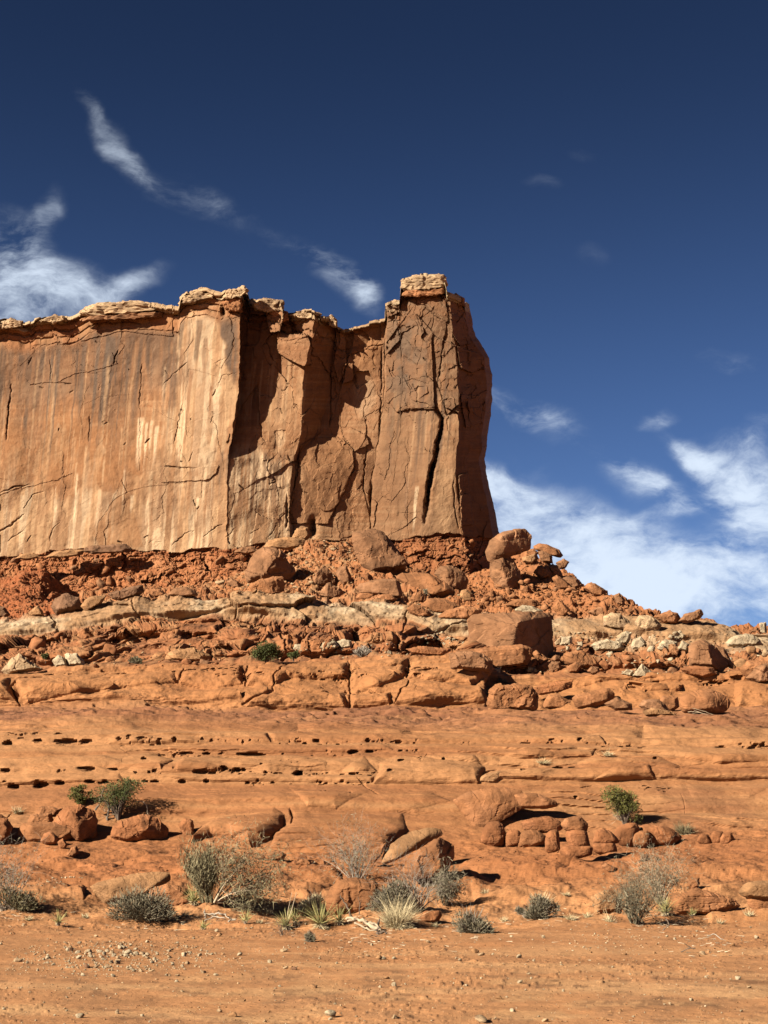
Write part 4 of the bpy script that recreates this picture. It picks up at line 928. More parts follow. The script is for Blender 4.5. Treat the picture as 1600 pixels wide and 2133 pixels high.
# --- fallen from the cliff, middle
R('huge tilted dome shaped brown boulder balanced before the foot of the tower', [(737,1112,.2),(752,1106),(775,1100),(790,1101),(807,1112),(817,1125),(837,1160,.3),(850,1172),(846,1190,-.2),(772,1207,-.1),(760,1180,.4),(747,1160,.3),(737,1130,.3)], 'b', [(775,1186,1),(843,1173,.8),(800,1125,.8),(755,1122,.8),(770,1150,1)], .8, (800,1196), p=22, group=G_T)
R('large brown hump of a boulder with dark hollow face, left of the talus chute', [(520,1160),(537,1144),(557,1139),(577,1141),(597,1160),(615,1185),(615,1194),(600,1210),(545,1216),(515,1213),(511,1192)], 'b', [(575,1180,1),(535,1168,.8),(545,1195,1),(572,1150,.7),(525,1200,.8)], .85, (560,1216), p=18, group=G_T)
R('pale orange angular block leaning at the front of the large brown hump', [(515,1232),(520,1217),(545,1205),(590,1199),(594,1232),(550,1238),(515,1238)], 'o', [(565,1212,1),(562,1236,1),(530,1216,.8)], .7, (555,1238), p=28, group=G_T)
R('pointed rock with a black shaded triangular face in the talus', [(646,1217),(662,1187),(677,1176),(694,1195),(699,1217),(670,1223),(648,1222)], 'b', [(661,1192,1),(654,1217,1),(668,1215,.8)], .95, (670,1224), p=30, group=G_T)
R('smooth upright oblong rock right of the black faced pointed rock', [(700,1192),(707,1180),(722,1178),(732,1200),(732,1217),(717,1220),(705,1207)], 'b', None, .7, (716,1221), p=14, group=G_T)
R('low angular wedge rock under the pointed rock and the oblong rock', [(667,1232),(680,1215),(687,1214),(715,1230),(716,1247),(700,1249),(668,1242)], 'b', [(684,1218,1),(681,1242,1),(675,1236,.8)], .85, (690,1249), p=30, group=G_T)
R('flat fronted brown slab with a dark oval shadow at its left end', [(742,1225),(750,1216),(780,1207),(825,1205),(836,1220),(839,1243),(820,1246),(787,1237),(750,1233)], 'b', [(760,1228,.2),(790,1212,1),(825,1210,1),(832,1240,1),(790,1234,1)], .55, (800,1246), p=24, group=G_T)
R('small orange lens of rock tucked under the dark oval shadow', [(738,1246),(750,1234),(768,1231),(786,1236),(776,1248),(750,1251)], 'o', None, .8, (760,1251), p=9, group=G_T)
R('thin orange flake lying on the white ledge below the brown slab', [(782,1246),(795,1238),(815,1237),(828,1248),(822,1252),(795,1252)], 'o', None, .8, (808,1252), p=10, group=G_T)
R('broad smooth sloping slab between the tilted dome boulder and the squat dark boulder', [(825,1202),(840,1194),(870,1191),(900,1197),(932,1215),(950,1232),(935,1248),(897,1245),(850,1224)], 'o', [(845,1200,.4),(890,1203,.6),(930,1228,1),(900,1238,1),(855,1216,.9)], .9, (900,1247), p=12, group=G_T)
R('squat dark boulder with two vertical faces below the red foot of the tower', [(904,1197),(915,1182),(932,1177),(950,1181),(965,1192),(975,1207),(972,1229),(950,1230),(925,1217)], 'b', [(932,1188,1),(937,1224,1),(915,1195,.8),(962,1212,.5)], .9, (945,1230), p=20, group=G_T)
R('wide rounded orange hump in front of the broad sloping slab', [(875,1262),(895,1246),(925,1247),(960,1262),(957,1276),(905,1280)], 'o', None, .8, (910,1279), p=10, group=G_T)
R('orange flat topped rock overhanging a black shadow above the white ledge', [(847,1267),(860,1259),(875,1261),(897,1275),(900,1283),(875,1288),(855,1279)], 'o', None, .8, (872,1288), p=12, group=G_T)
R('small pale tan round rock right of the broad sloping slab', [(957,1242),(960,1230),(972,1227),(985,1237),(987,1254),(967,1255)], 't', None, .9, (970,1255), p=12, group=G_T)
R('small orange rock with a dark notch beneath the broad sloping slab', [(855,1247),(862,1235),(877,1234),(885,1242),(882,1254),(860,1256)], 'o', None, .9, (868,1256), p=12, group=G_T)
R('low brown wedge on the ledge between the hump and the great square block', [(905,1290),(930,1272),(965,1262),(1005,1268),(1000,1285),(960,1292)], 'o', None, .8, (950,1292), p=10, group=G_T)
# --- mushroom pair
mu = R('tall curled mushroom boulder with dark hollow side on the skyline beside the tower', [(1020,1165),(1022,1200),(1035,1229),(1060,1232),(1082,1232),(1084,1192),(1060,1154),(1040,1152)], 'b', [(1044,1172,1),(1055,1212,1),(1036,1190,.8),(1060,1228,.6)], .85, (1055,1231), p=16, group=G_P)
R2('cap_rock', mu, [(1015,1147,.2),(1027,1125,.1),(1047,1111),(1090,1105,-.3),(1102,1115,-.5),(1103,1130,-.5),(1100,1143,-.5),(1075,1153,-.2),(1058,1160,.2),(1027,1170,.3),(1018,1164,.2)], 'b', [(1046,1118,1),(1044,1135,1),(1052,1152,.9),(1030,1150,.9)], .8, base=(1055,1231), dd=.05, p=16)
R('rounded orange capstone on top of the rock pile against the sky', [(1110,1138),(1122,1132),(1140,1134),(1165,1145),(1173,1157),(1167,1162),(1140,1156),(1115,1145)], 'o', None, .7, (1140,1166), p=14, group=G_P)
R('brown block directly under the rounded capstone', [(1119,1150),(1130,1147),(1150,1157),(1152,1174),(1130,1172)], 'b', None, .9, (1137,1176), p=22, group=G_P)
R('flat orange rock at the left shoulder of the pile behind the mushroom boulder', [(1092,1146),(1112,1142),(1122,1152),(1112,1162),(1092,1162)], 'o', None, .9, (1107,1170), p=18, group=G_P)
R('tan block with bright face over the deep shadow of the pile', [(1088,1160),(1117,1152),(1121,1163),(1110,1175),(1088,1170)], 't', None, .9, (1105,1180), p=22, group=G_P)
R('dark rock jutting right from the pile into the sky', [(1158,1172),(1175,1164),(1186,1171),(1178,1184),(1165,1186)], 'b', None, .9, (1170,1190), p=20, group=G_P)
R('brown upright rock at the right end of the pile below the jutting rock', [(1143,1178),(1160,1177),(1168,1190),(1172,1202),(1150,1204)], 'b', None, .9, (1157,1206), p=20, group=G_P)
R('lumpy orange rock low in the pile above a dark gap', [(1112,1192),(1122,1178),(1140,1180),(1152,1195),(1150,1205),(1125,1207)], 'o', None, .9, (1132,1208), p=16, group=G_P)
R('long smooth orange rock sloping down right below the pile', [(1150,1204),(1160,1197),(1187,1215),(1191,1228),(1165,1230)], 'o', None, .9, (1170,1230), p=16, group=G_P)
R('rounded brown rock at the edge of the skyline below the pile', [(1172,1204),(1185,1200),(1203,1205),(1211,1221),(1197,1229),(1184,1222)], 'b', None, .9, (1195,1231), p=16, group=G_P)
R('wide rounded orange rock on the skyline halfway down the talus', [(1215,1224),(1227,1214),(1240,1214),(1263,1230),(1261,1244),(1237,1242)], 'o', None, .9, (1240,1246), p=16, group=G_P)
R('angular brown rock at the lower end of the talus skyline', [(1272,1244),(1290,1235),(1303,1250),(1301,1263),(1282,1260)], 'b', None, .9, (1288,1264), p=22, group=G_P)
R('squared orange slab standing on edge above the great square block', [(1150,1267),(1162,1247),(1170,1250),(1186,1271),(1175,1284),(1162,1284)], 'o', [(1158,1262,1),(1166,1252,1),(1182,1272,1),(1172,1282,1)], .5, (1168,1285), p=26, group=G_P)
R('dark brown wedge in the talus right of the standing slab', [(1222,1276),(1245,1265),(1262,1262),(1265,1279),(1245,1285)], 'b', None, .8, (1245,1285), p=22, group=G_P)
R('white flat topped stone just above the great square block', [(1072,1270),(1090,1260),(1110,1263),(1133,1273),(1115,1280),(1085,1280)], 'w', None, .8, (1100,1282), p=12, group=G_P)
R('orange rounded rock right of the mushroom boulder foot', [(1083,1229),(1090,1220),(1101,1222),(1104,1232),(1095,1236)], 'o', None, .9, (1093,1236), p=12, group=G_P)
R('flat orange rock lying in the talus above the white flat topped stone', [(1045,1262),(1075,1248),(1118,1249),(1128,1260),(1095,1268)], 'o', None, .8, (1088,1267), p=12, group=G_P)
# --- great block and its neighbours
R('great square sandstone block with lit front and dark grooved right side', [(972,1287,.75),(987,1275,.55),(1050,1270,.3),(1100,1271,0),(1148,1279,-.8),(1154,1370,-.8),(1146,1373,-.6),(1110,1360,.2),(1062,1356,.95),(977,1356,.8)], 'b', [(1080,1292,1),(1064,1356,1),(980,1292,.8),(1074,1310,1)], 1.0, (1075,1372), dd=.2, p=40, strata=0, rough=.55, group=G_R)
lg_ = R('long flat orange slab lying at the foot of the great square block', [(945,1357),(1010,1350),(1085,1342),(1105,1350),(1108,1366),(1097,1384),(1030,1388),(985,1398),(945,1380)], 'o', [(960,1362,1),(1090,1350,1),(1090,1380,1),(985,1394,1)], .35, (1035,1392), dd=-.3, p=26, rough=.8, group=G_R)
R('rough brown end block against the left of the long flat slab', [(935,1362),(960,1355),(1005,1360),(1027,1375),(1026,1399),(990,1398),(940,1392)], 'b', None, .5, (985,1399), dd=-.5, p=22, group=G_R)
R('triangular slab leaning against the lower right corner of the great square block', [(1110,1362),(1117,1355),(1147,1374),(1125,1386)], 'o', None, .8, (1128,1386), p=24, group=G_R)
R('small brown wedge with dark right face below the triangular slab', [(1122,1389),(1135,1377),(1147,1375),(1148,1395)], 'b', None, .9, (1135,1395), p=24, group=G_R)
R('banded brown rock right of the small brown wedge', [(1142,1386),(1150,1378),(1167,1377),(1171,1392),(1150,1402)], 'b', None, .9, (1155,1402), p=18, strata=3, tilt=.5, group=G_R)
R('wide faceted orange boulder below the pale rocks, right of the great square block', [(1167,1374),(1175,1362),(1195,1356),(1215,1355),(1248,1377),(1248,1391),(1225,1395),(1182,1386)], 'o', [(1190,1365,.9),(1215,1378,1),(1235,1385,.9),(1190,1380,.9)], .8, (1210,1396), p=24, group=G_R)
R('rounded orange rock in front of the wide faceted boulder', [(1180,1390),(1200,1378),(1216,1384),(1202,1402),(1185,1401)], 'o', None, .9, (1197,1403), p=14, group=G_R)
R('dark layered stone beside the shadow of the wide faceted boulder', [(1222,1398),(1232,1388),(1248,1390),(1250,1400),(1235,1406)], 'b', None, .9, (1237,1406), p=16, strata=3, group=G_R)
R('flat table rock with a shadowed underside at the ledge top', [(845,1352),(875,1346),(938,1351),(940,1357),(917,1366),(862,1362)], 'r', [(870,1352,1),(925,1354,1),(915,1363,1),(862,1359,1)], .6, (885,1370), p=20, strata=2, group=G_T)
R('bright white stone under the long flat slab', [(1028,1402),(1030,1392),(1044,1390),(1042,1402)], 'w', None, 1, (1036,1402), p=20, group=G_W)
# --- right ledge
R('flat slab tilted over a dark gap on the ledge right of the joint', [(1105,1440),(1125,1425),(1167,1419),(1193,1418),(1193,1433),(1167,1441),(1125,1448)], 'r', [(1120,1432,.9),(1172,1424,1),(1174,1436,1),(1125,1444,1)], .5, (1150,1468), dd=-.1, p=18, strata=2, tilt=.2, group=G_R)
R('loaf shaped slab on the ledge between the tilted slab and the round boulder', [(1192,1454),(1200,1447),(1265,1433),(1281,1445),(1278,1461),(1245,1473),(1200,1476)], 'o', [(1202,1456,.9),(1262,1442,1),(1266,1456,1),(1208,1472,1)], .55, (1235,1478), p=18, strata=2, tilt=.25, group=G_R)
R('knobbly pale orange rock under the end of the tilted slab', [(1127,1477),(1142,1448),(1162,1446),(1192,1463),(1191,1478)], 'o', None, .7, (1160,1479), p=12, group=G_R)
R('thin slab sliding off the loaf shaped slab', [(1258,1466),(1285,1452),(1316,1466),(1318,1479),(1282,1480)], 'b', None, .6, (1290,1481), p=16, group=G_R)
R('wide carved orange block at the foot of the ledge joint', [(1014,1462),(1020,1435),(1032,1424),(1100,1427),(1122,1447),(1123,1464),(1115,1480),(1045,1480),(1018,1478)], 'o', None, .5, (1068,1481), p=16, rough=1.4, fs=.75, group=G_R)
R('round orange boulder with dark right end above pale dead branches', [(1414,1464),(1421,1448),(1447,1438),(1482,1436),(1512,1449),(1522,1463),(1511,1483),(1482,1488),(1425,1485)], 'o', [(1432,1452,.8),(1480,1450,1),(1485,1475,1),(1432,1478,.9)], .8, (1465,1489), p=9, group=G_R)
R('low wedge of rock left of the round orange boulder', [(1330,1470),(1340,1457),(1372,1456),(1387,1468),(1396,1483),(1345,1482)], 'b', None, .7, (1362,1483), p=18, group=G_R)
R('upright shadowed rock touching the round orange boulder', [(1372,1462),(1380,1449),(1412,1451),(1415,1473),(1399,1484),(1385,1478)], 'o', None, .7, (1397,1484), p=20, group=G_R)
R('small split slab in front of the low wedge', [(1338,1482),(1360,1474),(1400,1482),(1410,1490),(1345,1490)], 't', None, .6, (1375,1490), p=18, group=G_R)
# --- right middle
R('big rounded brown boulder with a flat right face above the right ledge', [(1434,1349,.3),(1447,1337,.2),(1464,1331),(1482,1340,-.1),(1497,1355,-.5),(1516,1383,-.8),(1502,1401,-.4),(1490,1389,.5),(1438,1387,.5)], 'b', [(1450,1345,.9),(1472,1344,.8),(1478,1360,1),(1484,1384,1),(1442,1380,.9)], .9, (1470,1402), p=20, group=G_R)
R('tall split slab leaning behind the big rounded brown boulder', [(1488,1342),(1508,1351),(1528,1384),(1528,1394),(1512,1388),(1498,1362)], 'b', None, .6, (1515,1398), dd=.3, p=24, group=G_R)
R('wind layered red slab under the big rounded brown boulder', [(1416,1394),(1436,1386),(1486,1390),(1494,1404),(1469,1412),(1436,1406)], 'r', None, .7, (1455,1412), dd=-.3, p=12, strata=3, group=G_R)
R('large orange boulder at the right edge above the ledge', [(1541,1394),(1556,1376),(1587,1376),(1610,1384),(1600,1398),(1575,1416),(1554,1410)], 'o', None, .8, (1565,1417), dd=.2, p=14, group=G_R)
R('dark faceted boulder cut by the right edge', [(1554,1412),(1570,1392),(1604,1380),(1640,1390),(1640,1415),(1600,1420),(1576,1423)], 'b', [(1580,1400,.9),(1592,1390,1),(1588,1418,1),(1565,1412,.9)], .7, (1590,1423), dd=-.2, p=26, group=G_R)
R('twin leaning rock on the skyline, left one of two beside each other', [(1362,1285),(1394,1272),(1412,1277),(1417,1288),(1412,1299),(1381,1299)], 'o', None, .8, (1390,1302), p=18, group=G_R)
R('dark brown oblong rock tilted up to the right on the skyline', [(1413,1294),(1427,1279),(1460,1269),(1466,1280),(1456,1289),(1432,1299)], 'b', None, .7, (1438,1304), p=12, group=G_R)
R('pale upright pillar stone on the skyline at the right edge', [(1581,1297),(1596,1296),(1598,1318),(1583,1318)], 'w', [(1583,1300,1),(1592,1299,1),(1593,1318,1),(1584,1318,1)], .9, (1590,1319), p=30, group=G_W)
R('flat dark stone just left of the pale pillar stone', [(1563,1316),(1580,1307),(1581,1318)], 'b', None, 1, (1573,1318), p=16, group=G_R)
# --- pale rocks
R('big pale squared block in the white ledge, above the white boulders', [(1257,1285),(1274,1275),(1294,1279),(1321,1303),(1321,1312),(1283,1312),(1257,1304)], 'k', [(1265,1285,1),(1290,1284,1),(1312,1304,1),(1285,1308,1),(1262,1300,1)], .7, (1288,1314), p=24, group=G_W)
R('pale overhanging block at the end of the white ledge with black shadow right', [(1322,1294),(1331,1281),(1350,1281),(1368,1287),(1379,1303),(1370,1322),(1344,1312),(1324,1314)], 'k', [(1332,1288,1),(1362,1292,1),(1368,1304,1),(1344,1308,1),(1328,1308,1)], .7, (1350,1324), p=24, group=G_W)
R('rounded bright white boulder below the pale overhanging block', [(1314,1346),(1320,1331),(1335,1326),(1349,1342),(1338,1354),(1317,1353)], 'w', None, .9, (1330,1355), p=16, group=G_W)
R('pale leaning slab left of the bright white boulder', [(1281,1335),(1305,1313),(1317,1317),(1308,1342),(1290,1344)], 'w', None, .8, (1297,1345), p=22, group=G_W)
R('wide white boulder with a ridged top at the left of the white spill', [(1230,1344),(1245,1335),(1267,1331),(1294,1338),(1302,1352),(1289,1357),(1240,1355)], 'w', None, .7, (1265,1358), p=18, group=G_W)
R('small cut white block jutting at the right of the dark hollow', [(1400,1333),(1407,1315),(1418,1313),(1424,1326),(1412,1336)], 'w', None, .9, (1411,1337), p=24, group=G_W)
R('pale broad stone right of the bright white boulder', [(1372,1343),(1386,1331),(1412,1338),(1413,1349),(1392,1354)], 'w', None, .8, (1392,1355), p=16, group=G_W)
R('white stone against the left of the big rounded brown boulder', [(1413,1352),(1421,1334),(1435,1342),(1433,1358)], 'w', None, .9, (1424,1359), p=18, group=G_W)
R('white pyramid rock standing on the right ledge', [(1315,1408),(1337,1383),(1359,1399),(1358,1410)], 'w', [(1337,1388,.8),(1345,1408,1),(1322,1408,.8)], 1.0, (1337,1410), p=30, group=G_W)
R('low white stone at the left foot of the white pyramid rock', [(1293,1404),(1305,1394),(1322,1397),(1314,1409)], 'w', None, .9, (1305,1410), p=18, group=G_W)
R('white domed boulder with crumbled foot near the right edge', [(1511,1338),(1528,1325),(1556,1319),(1582,1331),(1590,1344),(1517,1347)], 'w', None, .6, (1550,1348), p=10, group=G_W)
R('white cracked stone just right of the great square block', [(1166,1344),(1170,1326),(1190,1325),(1192,1345)], 'w', None, .9, (1180,1346), p=22, group=G_W)
R('pale tan stone touching the right side of the great square block', [(1155,1338),(1167,1328),(1170,1342),(1158,1345)], 'k', None, .9, (1162,1346), p=18, group=G_W)
R('pale block below the big pale squared block', [(1258,1318),(1272,1310),(1288,1317),(1286,1332),(1265,1328)], 'w', None, .9, (1272,1333), p=20, group=G_W)
R('grey white boulder at the left edge beside a cracked white pair', [(2,1398),(25,1370),(40,1361),(57,1375),(84,1388),(92,1395),(15,1405)], 'k', None, .7, (45,1405), p=14, group=G_W)
R('cream domed stone, left of the cracked white pair', [(108,1376),(122,1365),(135,1370),(141,1387),(115,1390)], 'w', None, .9, (125,1391), p=14, group=G_W)
R('bright white split stone, right of the cracked white pair', [(134,1364),(142,1360),(160,1361),(176,1378),(176,1387),(142,1388)], 'w', None, .9, (155,1389), p=18, strata=2, tilt=2, group=G_W)
R('layered cream dome of rock left of the dark green juniper', [(345,1374),(352,1357),(375,1350),(407,1350),(441,1366),(424,1379)], 't', None, .7, (395,1380), p=9, strata=3, tilt=.15, group=G_W)
R('white arched stone just right of the dark green juniper', [(602,1354),(615,1342),(635,1340),(647,1348),(640,1359),(612,1360)], 'w', None, .8, (623,1361), p=12, group=G_W)
R('white lumpy boulder beside a black hollow right of the arched stone', [(660,1348),(677,1336),(697,1335),(708,1346),(682,1361)], 'w', None, .9, (683,1362), p=16, group=G_W)
R('white stone with a shadowed right end, next to the white lumpy boulder', [(700,1338),(712,1331),(732,1334),(736,1350),(710,1352)], 'w', None, .9, (718,1353), p=16, group=G_W)
# --- left, below the red band
R('dark brown angular block at the foot of the dirt mound', [(105,1264),(117,1247),(137,1235),(165,1245),(172,1272),(150,1278),(117,1282)], 'd', [(130,1245,.8),(122,1268,1),(150,1262,1)], .9, (140,1282), p=26, group=G_T)
R('long dark slab propped above the white ledge', [(225,1237),(250,1230),(280,1220),(299,1218),(299,1233),(287,1241),(250,1252),(235,1248)], 'd', None, .7, (262,1252), p=16, group=G_T)
R('tan boulder rounded into the white ledge beside the dark angular block', [(168,1263),(180,1247),(197,1240),(221,1242),(213,1255),(180,1274)], 't', None, .8, (190,1274), p=14, group=G_T)
R('flat orange boulder right of the long dark slab', [(294,1240),(305,1227),(335,1227),(349,1239),(330,1244),(305,1244)], 'o', None, .8, (320,1245), p=14, group=G_T)
R('lens shaped dark boulder with curved bedding on the white ledge', [(348,1239),(362,1226),(388,1222),(406,1230),(412,1240),(378,1244)], 'b', None, .8, (380,1244), p=10, strata=4, tilt=.6, group=G_T)
R('bright tan block on the white ledge left of the dark angular block', [(58,1276),(77,1262),(88,1270),(92,1283),(65,1284)], 't', None, .9, (75,1284), p=20, group=G_T)
R('dark rock cut by the left edge of the photo above the white ledge', [(-25,1285),(-10,1262),(8,1262),(22,1280),(12,1288)], 'd', None, .9, (2,1288), p=18, group=G_T)
R('white angular stone among rubble left of the large brown hump', [(424,1200),(432,1190),(444,1193),(446,1202),(430,1205)], 'w', None, .9, (436,1206), p=26, group=G_T)
R('small brown rounded block in rubble left of the pale orange angular block', [(472,1212),(482,1203),(497,1212),(502,1224),(485,1226)], 'b', None, .9, (487,1227), p=18, group=G_T)
# --- foot of the slickrock, left
b1 = R('big orange boulder split into rounded blocks, right of the left edge', [(37,1728),(50,1714),(100,1712),(150,1716),(170,1730),(140,1752),(85,1756),(50,1754)], 'o', None, .6, (95,1757), p=14, group=G_S)
R2('dome', b1, [(108,1714,.2),(127,1687),(150,1676),(172,1676),(196,1687,-.2),(203,1702,-.4),(199,1742,-.3),(160,1754,.3),(150,1722,.5)], 'r', [(150,1690,.8),(160,1715,1),(162,1745,1),(130,1705,.8)], .8, base=(150,1757), dd=.1, p=12)
R2('upper_block', b1, [(55,1716),(65,1697),(107,1693),(114,1712),(87,1722)], 'o', None, .8, base=(95,1757), dd=.35, p=14)
R2('back_block', b1, [(68,1702),(82,1680),(103,1679),(130,1684),(118,1702)], 'o', None, .8, base=(95,1757), dd=.7, p=14)
R('oval red stone at the front of the split orange boulder', [(84,1752),(92,1736),(107,1732),(123,1745),(118,1758),(95,1760)], 'r', None, .9, (105,1760), dd=-.2, p=9, group=G_S)
R('small red stone right of the oval red stone', [(120,1754),(131,1746),(141,1760),(135,1770),(124,1768)], 'r', None, .9, (131,1771), p=10, group=G_S)
R('small upright orange stone with a shadow on the bank below the split boulder', [(138,1782),(148,1766),(160,1761),(163,1776),(150,1787)], 'o', None, .9, (150,1788), p=12, group=G_S)
R('red brown boulder with dark shaded right half, right of the split orange boulder', [(229,1744),(235,1720),(262,1705),(295,1697),(326,1702),(350,1726,-.4),(346,1752,-.4),(300,1752),(250,1755)], 'r', [(245,1722,.9),(290,1712,.9),(305,1728,1),(262,1748,1),(238,1742,.8)], .75, (290,1756), p=12, group=G_S)
R('red boulder cut by the left edge beside the split orange boulder', [(-40,1700),(0,1704),(15,1707),(28,1723),(15,1752),(-5,1764),(-40,1764)], 'r', None, .8, (0,1764), p=12, group=G_S)
R('upper red block behind the boulder cut by the left edge', [(-35,1712),(-20,1690),(0,1694),(18,1706),(10,1722),(-30,1730)], 'r', None, .8, (-5,1764), dd=.6, p=14, group=G_S)
R('flat topped pinkish orange slab behind the grey rounded shrub', [(187,1847),(205,1837),(275,1820),(354,1817,-.2),(356,1834,-.3),(312,1860,.4),(270,1874,.6),(220,1884,.4),(212,1866,.3)], 't', [(215,1845,.8),(290,1832,.5),(330,1838,.5),(280,1866,1),(230,1872,.9)], .7, (255,1886), p=14, group=G_S)
R('orange bank of rock right of the pinkish slab', [(305,1870),(318,1850),(350,1842),(395,1852),(410,1880),(360,1898),(320,1895)], 'o', None, .5, (355,1899), dd=.2, p=10, group=G_S)
R('thumb shaped red rock left of the black hollow under the ledge', [(372,1720),(385,1705),(402,1708),(405,1740),(385,1748)], 'r', None, .8, (388,1750), dd=.4, p=10, group=G_S)
R('round orange stone at the left end of the undercut ledge', [(552,1785),(560,1775),(580,1771),(597,1780),(590,1792),(560,1794)], 'o', None, .8, (573,1795), p=9, group=G_S)
R('small orange stone in rubble below the undercut ledge', [(618,1796),(628,1789),(644,1790),(652,1799),(640,1804),(624,1803)], 'o', None, .9, (635,1804), p=14, group=G_S)
# --- tilted pair
R('smooth tilted slab propped on a leaning block at the foot of the slickrock', [(794,1789,.3),(805,1768,.1),(840,1740),(890,1724,-.2),(920,1728,-.3),(922,1740,-.2),(875,1760,.5),(840,1785,.7),(796,1802,.7)], 't', [(812,1780,.9),(850,1757,.8),(890,1740,.6),(870,1755,.9),(820,1790,1)], .5, (840,1800), dd=-.9, p=9, group=G_S)
R('small shard split from the left end of the tilted slab', [(770,1789),(780,1768),(804,1755),(797,1777),(777,1802)], 'o', None, .6, (785,1803), dd=-.3, p=18, group=G_S)
R('leaning block with dark right side under the tilted slab', [(833,1812,.6),(872,1770,.4),(916,1744,0),(937,1755,-.5),(946,1777,-.7),(945,1794,-.7),(940,1805,-.5),(907,1822,.5),(860,1830,.6),(835,1822,.6)], 'o', [(908,1762,1),(916,1786,1),(920,1814,1),(850,1815,.9)], .8, (880,1828), dd=-.5, p=20, group=G_S)
R('smooth oval stone resting against the leaning block', [(903,1812),(915,1800),(932,1798),(937,1808),(925,1822),(905,1821)], 'o', None, .8, (918,1823), dd=-.15, p=7, group=G_S)
R('oval red boulder half sunk in sand right of the straw tuft', [(874,1912),(885,1897),(915,1897),(921,1906),(910,1922),(877,1922)], 'r', None, .8, (895,1923), p=8, group=G_S)
# --- hoodoo row
G_H = 'hoodoo rocks along the slickrock foot'
R('banded orange bun shaped rock, first of the row right of the tilted slab', [(1003,1750),(1011,1722),(1022,1714),(1042,1716),(1052,1737),(1047,1757),(1033,1764),(1011,1757)], 'r', None, .9, (1028,1765), p=9, strata=3, group=G_H)
R('narrow banded rock wedged between the bun shaped rock and the long lobe', [(1054,1742),(1059,1731),(1079,1730),(1088,1742),(1080,1760),(1055,1764)], 'r', None, .9, (1070,1765), p=9, strata=4, group=G_H)
R('long rounded orange lobe in the middle of the hoodoo row', [(1080,1750),(1090,1734),(1116,1731),(1137,1744),(1135,1756),(1107,1765),(1083,1765)], 'o', None, .8, (1108,1766), p=8, group=G_H)
R('flat layered slab on top of the long rounded lobe', [(1088,1712),(1142,1702),(1169,1713),(1170,1728),(1136,1734),(1098,1730)], 'r', None, .6, (1125,1767), dd=.3, p=12, strata=3, group=G_H)
R('thin stack of flat layers left of the tall hoodoo', [(1138,1740),(1150,1730),(1163,1732),(1166,1772),(1150,1776),(1136,1770)], 'r', None, .9, (1152,1777), p=10, strata=6, group=G_H)
h1 = R('tall hoodoo of stacked rounded layers with a wide base', [(1182,1732),(1200,1727),(1219,1731),(1228,1764),(1193,1768),(1180,1750)], 'r', None, .9, (1200,1786), dd=.05, p=10, strata=3, group=G_H)
R2('cap_rock', h1, [(1171,1716),(1186,1703),(1208,1702),(1223,1718),(1218,1733),(1182,1731)], 'o', None, .9, base=(1200,1786), dd=.1, p=9)
R2('base_block', h1, [(1168,1768),(1190,1762),(1232,1764),(1231,1781),(1190,1788),(1172,1784)], 'r', None, .6, base=(1200,1787), p=12, strata=2)
h2 = R('rounded pair of stacked rocks right of the tall hoodoo', [(1233,1764),(1241,1755),(1278,1755),(1284,1772),(1267,1779),(1243,1776)], 'r', None, .9, (1258,1780), p=9, group=G_H)
R2('cap_rock', h2, [(1237,1754),(1243,1732),(1256,1728),(1274,1736),(1288,1752),(1265,1760)], 'r', None, .9, base=(1258,1780), dd=.03, p=12)
R('rounded block below the leaning juniper, left one of the juniper rocks', [(1280,1742),(1290,1722),(1322,1716),(1330,1728),(1315,1763),(1293,1758)], 'r', None, .8, (1305,1765), p=10, group=G_H)
R('egg shaped rock in front of the juniper rocks', [(1313,1752),(1322,1735),(1346,1732),(1357,1744),(1346,1764),(1322,1764)], 'o', None, .8, (1335,1765), dd=-.2, p=8, group=G_H)
R('wide jointed rock with dark underside right of the leaning juniper', [(1330,1727),(1350,1720),(1392,1727),(1417,1744,-.3),(1395,1761),(1355,1762)], 'r', None, .7, (1375,1764), p=10, rough=1.3, group=G_H)
R('small banded rock right of the green grey grass tuft', [(1452,1752),(1459,1739),(1474,1738),(1482,1756),(1465,1760)], 'r', None, .9, (1466,1760), p=10, strata=4, group=G_H)
R('cracked round rock in the last cluster of the hoodoo row', [(1479,1742),(1489,1732),(1506,1734),(1499,1758),(1482,1758)], 'r', None, .9, (1490,1759), p=10, group=G_H)
R('pointed last rock of the hoodoo row casting a shadow right', [(1499,1750),(1507,1736),(1522,1735),(1528,1747),(1517,1760),(1502,1759)], 'r', None, .9, (1512,1760), p=14, strata=2, group=G_H)
R('dark stub rock on the bank beside a rounded orange twin', [(1331,1794),(1339,1778),(1350,1780),(1349,1796)], 'd', None, .9, (1340,1796), p=12, group=G_S)
R('rounded orange stone beside the dark stub rock', [(1349,1794),(1362,1783),(1373,1785),(1370,1797)], 'o', None, .9, (1361,1797), p=9, group=G_S)
R('orange stone with a long shadow on the bank below the hoodoo row', [(1252,1804),(1262,1798),(1286,1808),(1284,1819),(1267,1818)], 'o', None, .8, (1270,1820), p=12, group=G_S)
R('knob of orange rock right of the pale bare twig shrub', [(1429,1846),(1440,1831),(1457,1828),(1459,1842),(1443,1857)], 'o', None, .8, (1444,1858), p=12, group=G_S)
r1 = R('smooth bright orange boulder cut by the right edge above the sand', [(1538,1858),(1554,1840),(1572,1835),(1600,1834),(1650,1840),(1650,1872),(1600,1876),(1554,1870)], 't', None, .7, (1590,1898), p=9, group=G_S)
R2('base_block', r1, [(1558,1868),(1600,1862),(1650,1866),(1650,1900),(1580,1902),(1562,1890)], 'o', None, .6, base=(1590,1902), dd=.1, p=10)
R('layered orange outcrop behind the twig shrubs at the right', [(1385,1895),(1395,1864),(1450,1850),(1530,1871),(1545,1888),(1500,1908),(1400,1908)], 'o', None, .5, (1460,1909), p=14, strata=2, rough=1.1, group=G_S)
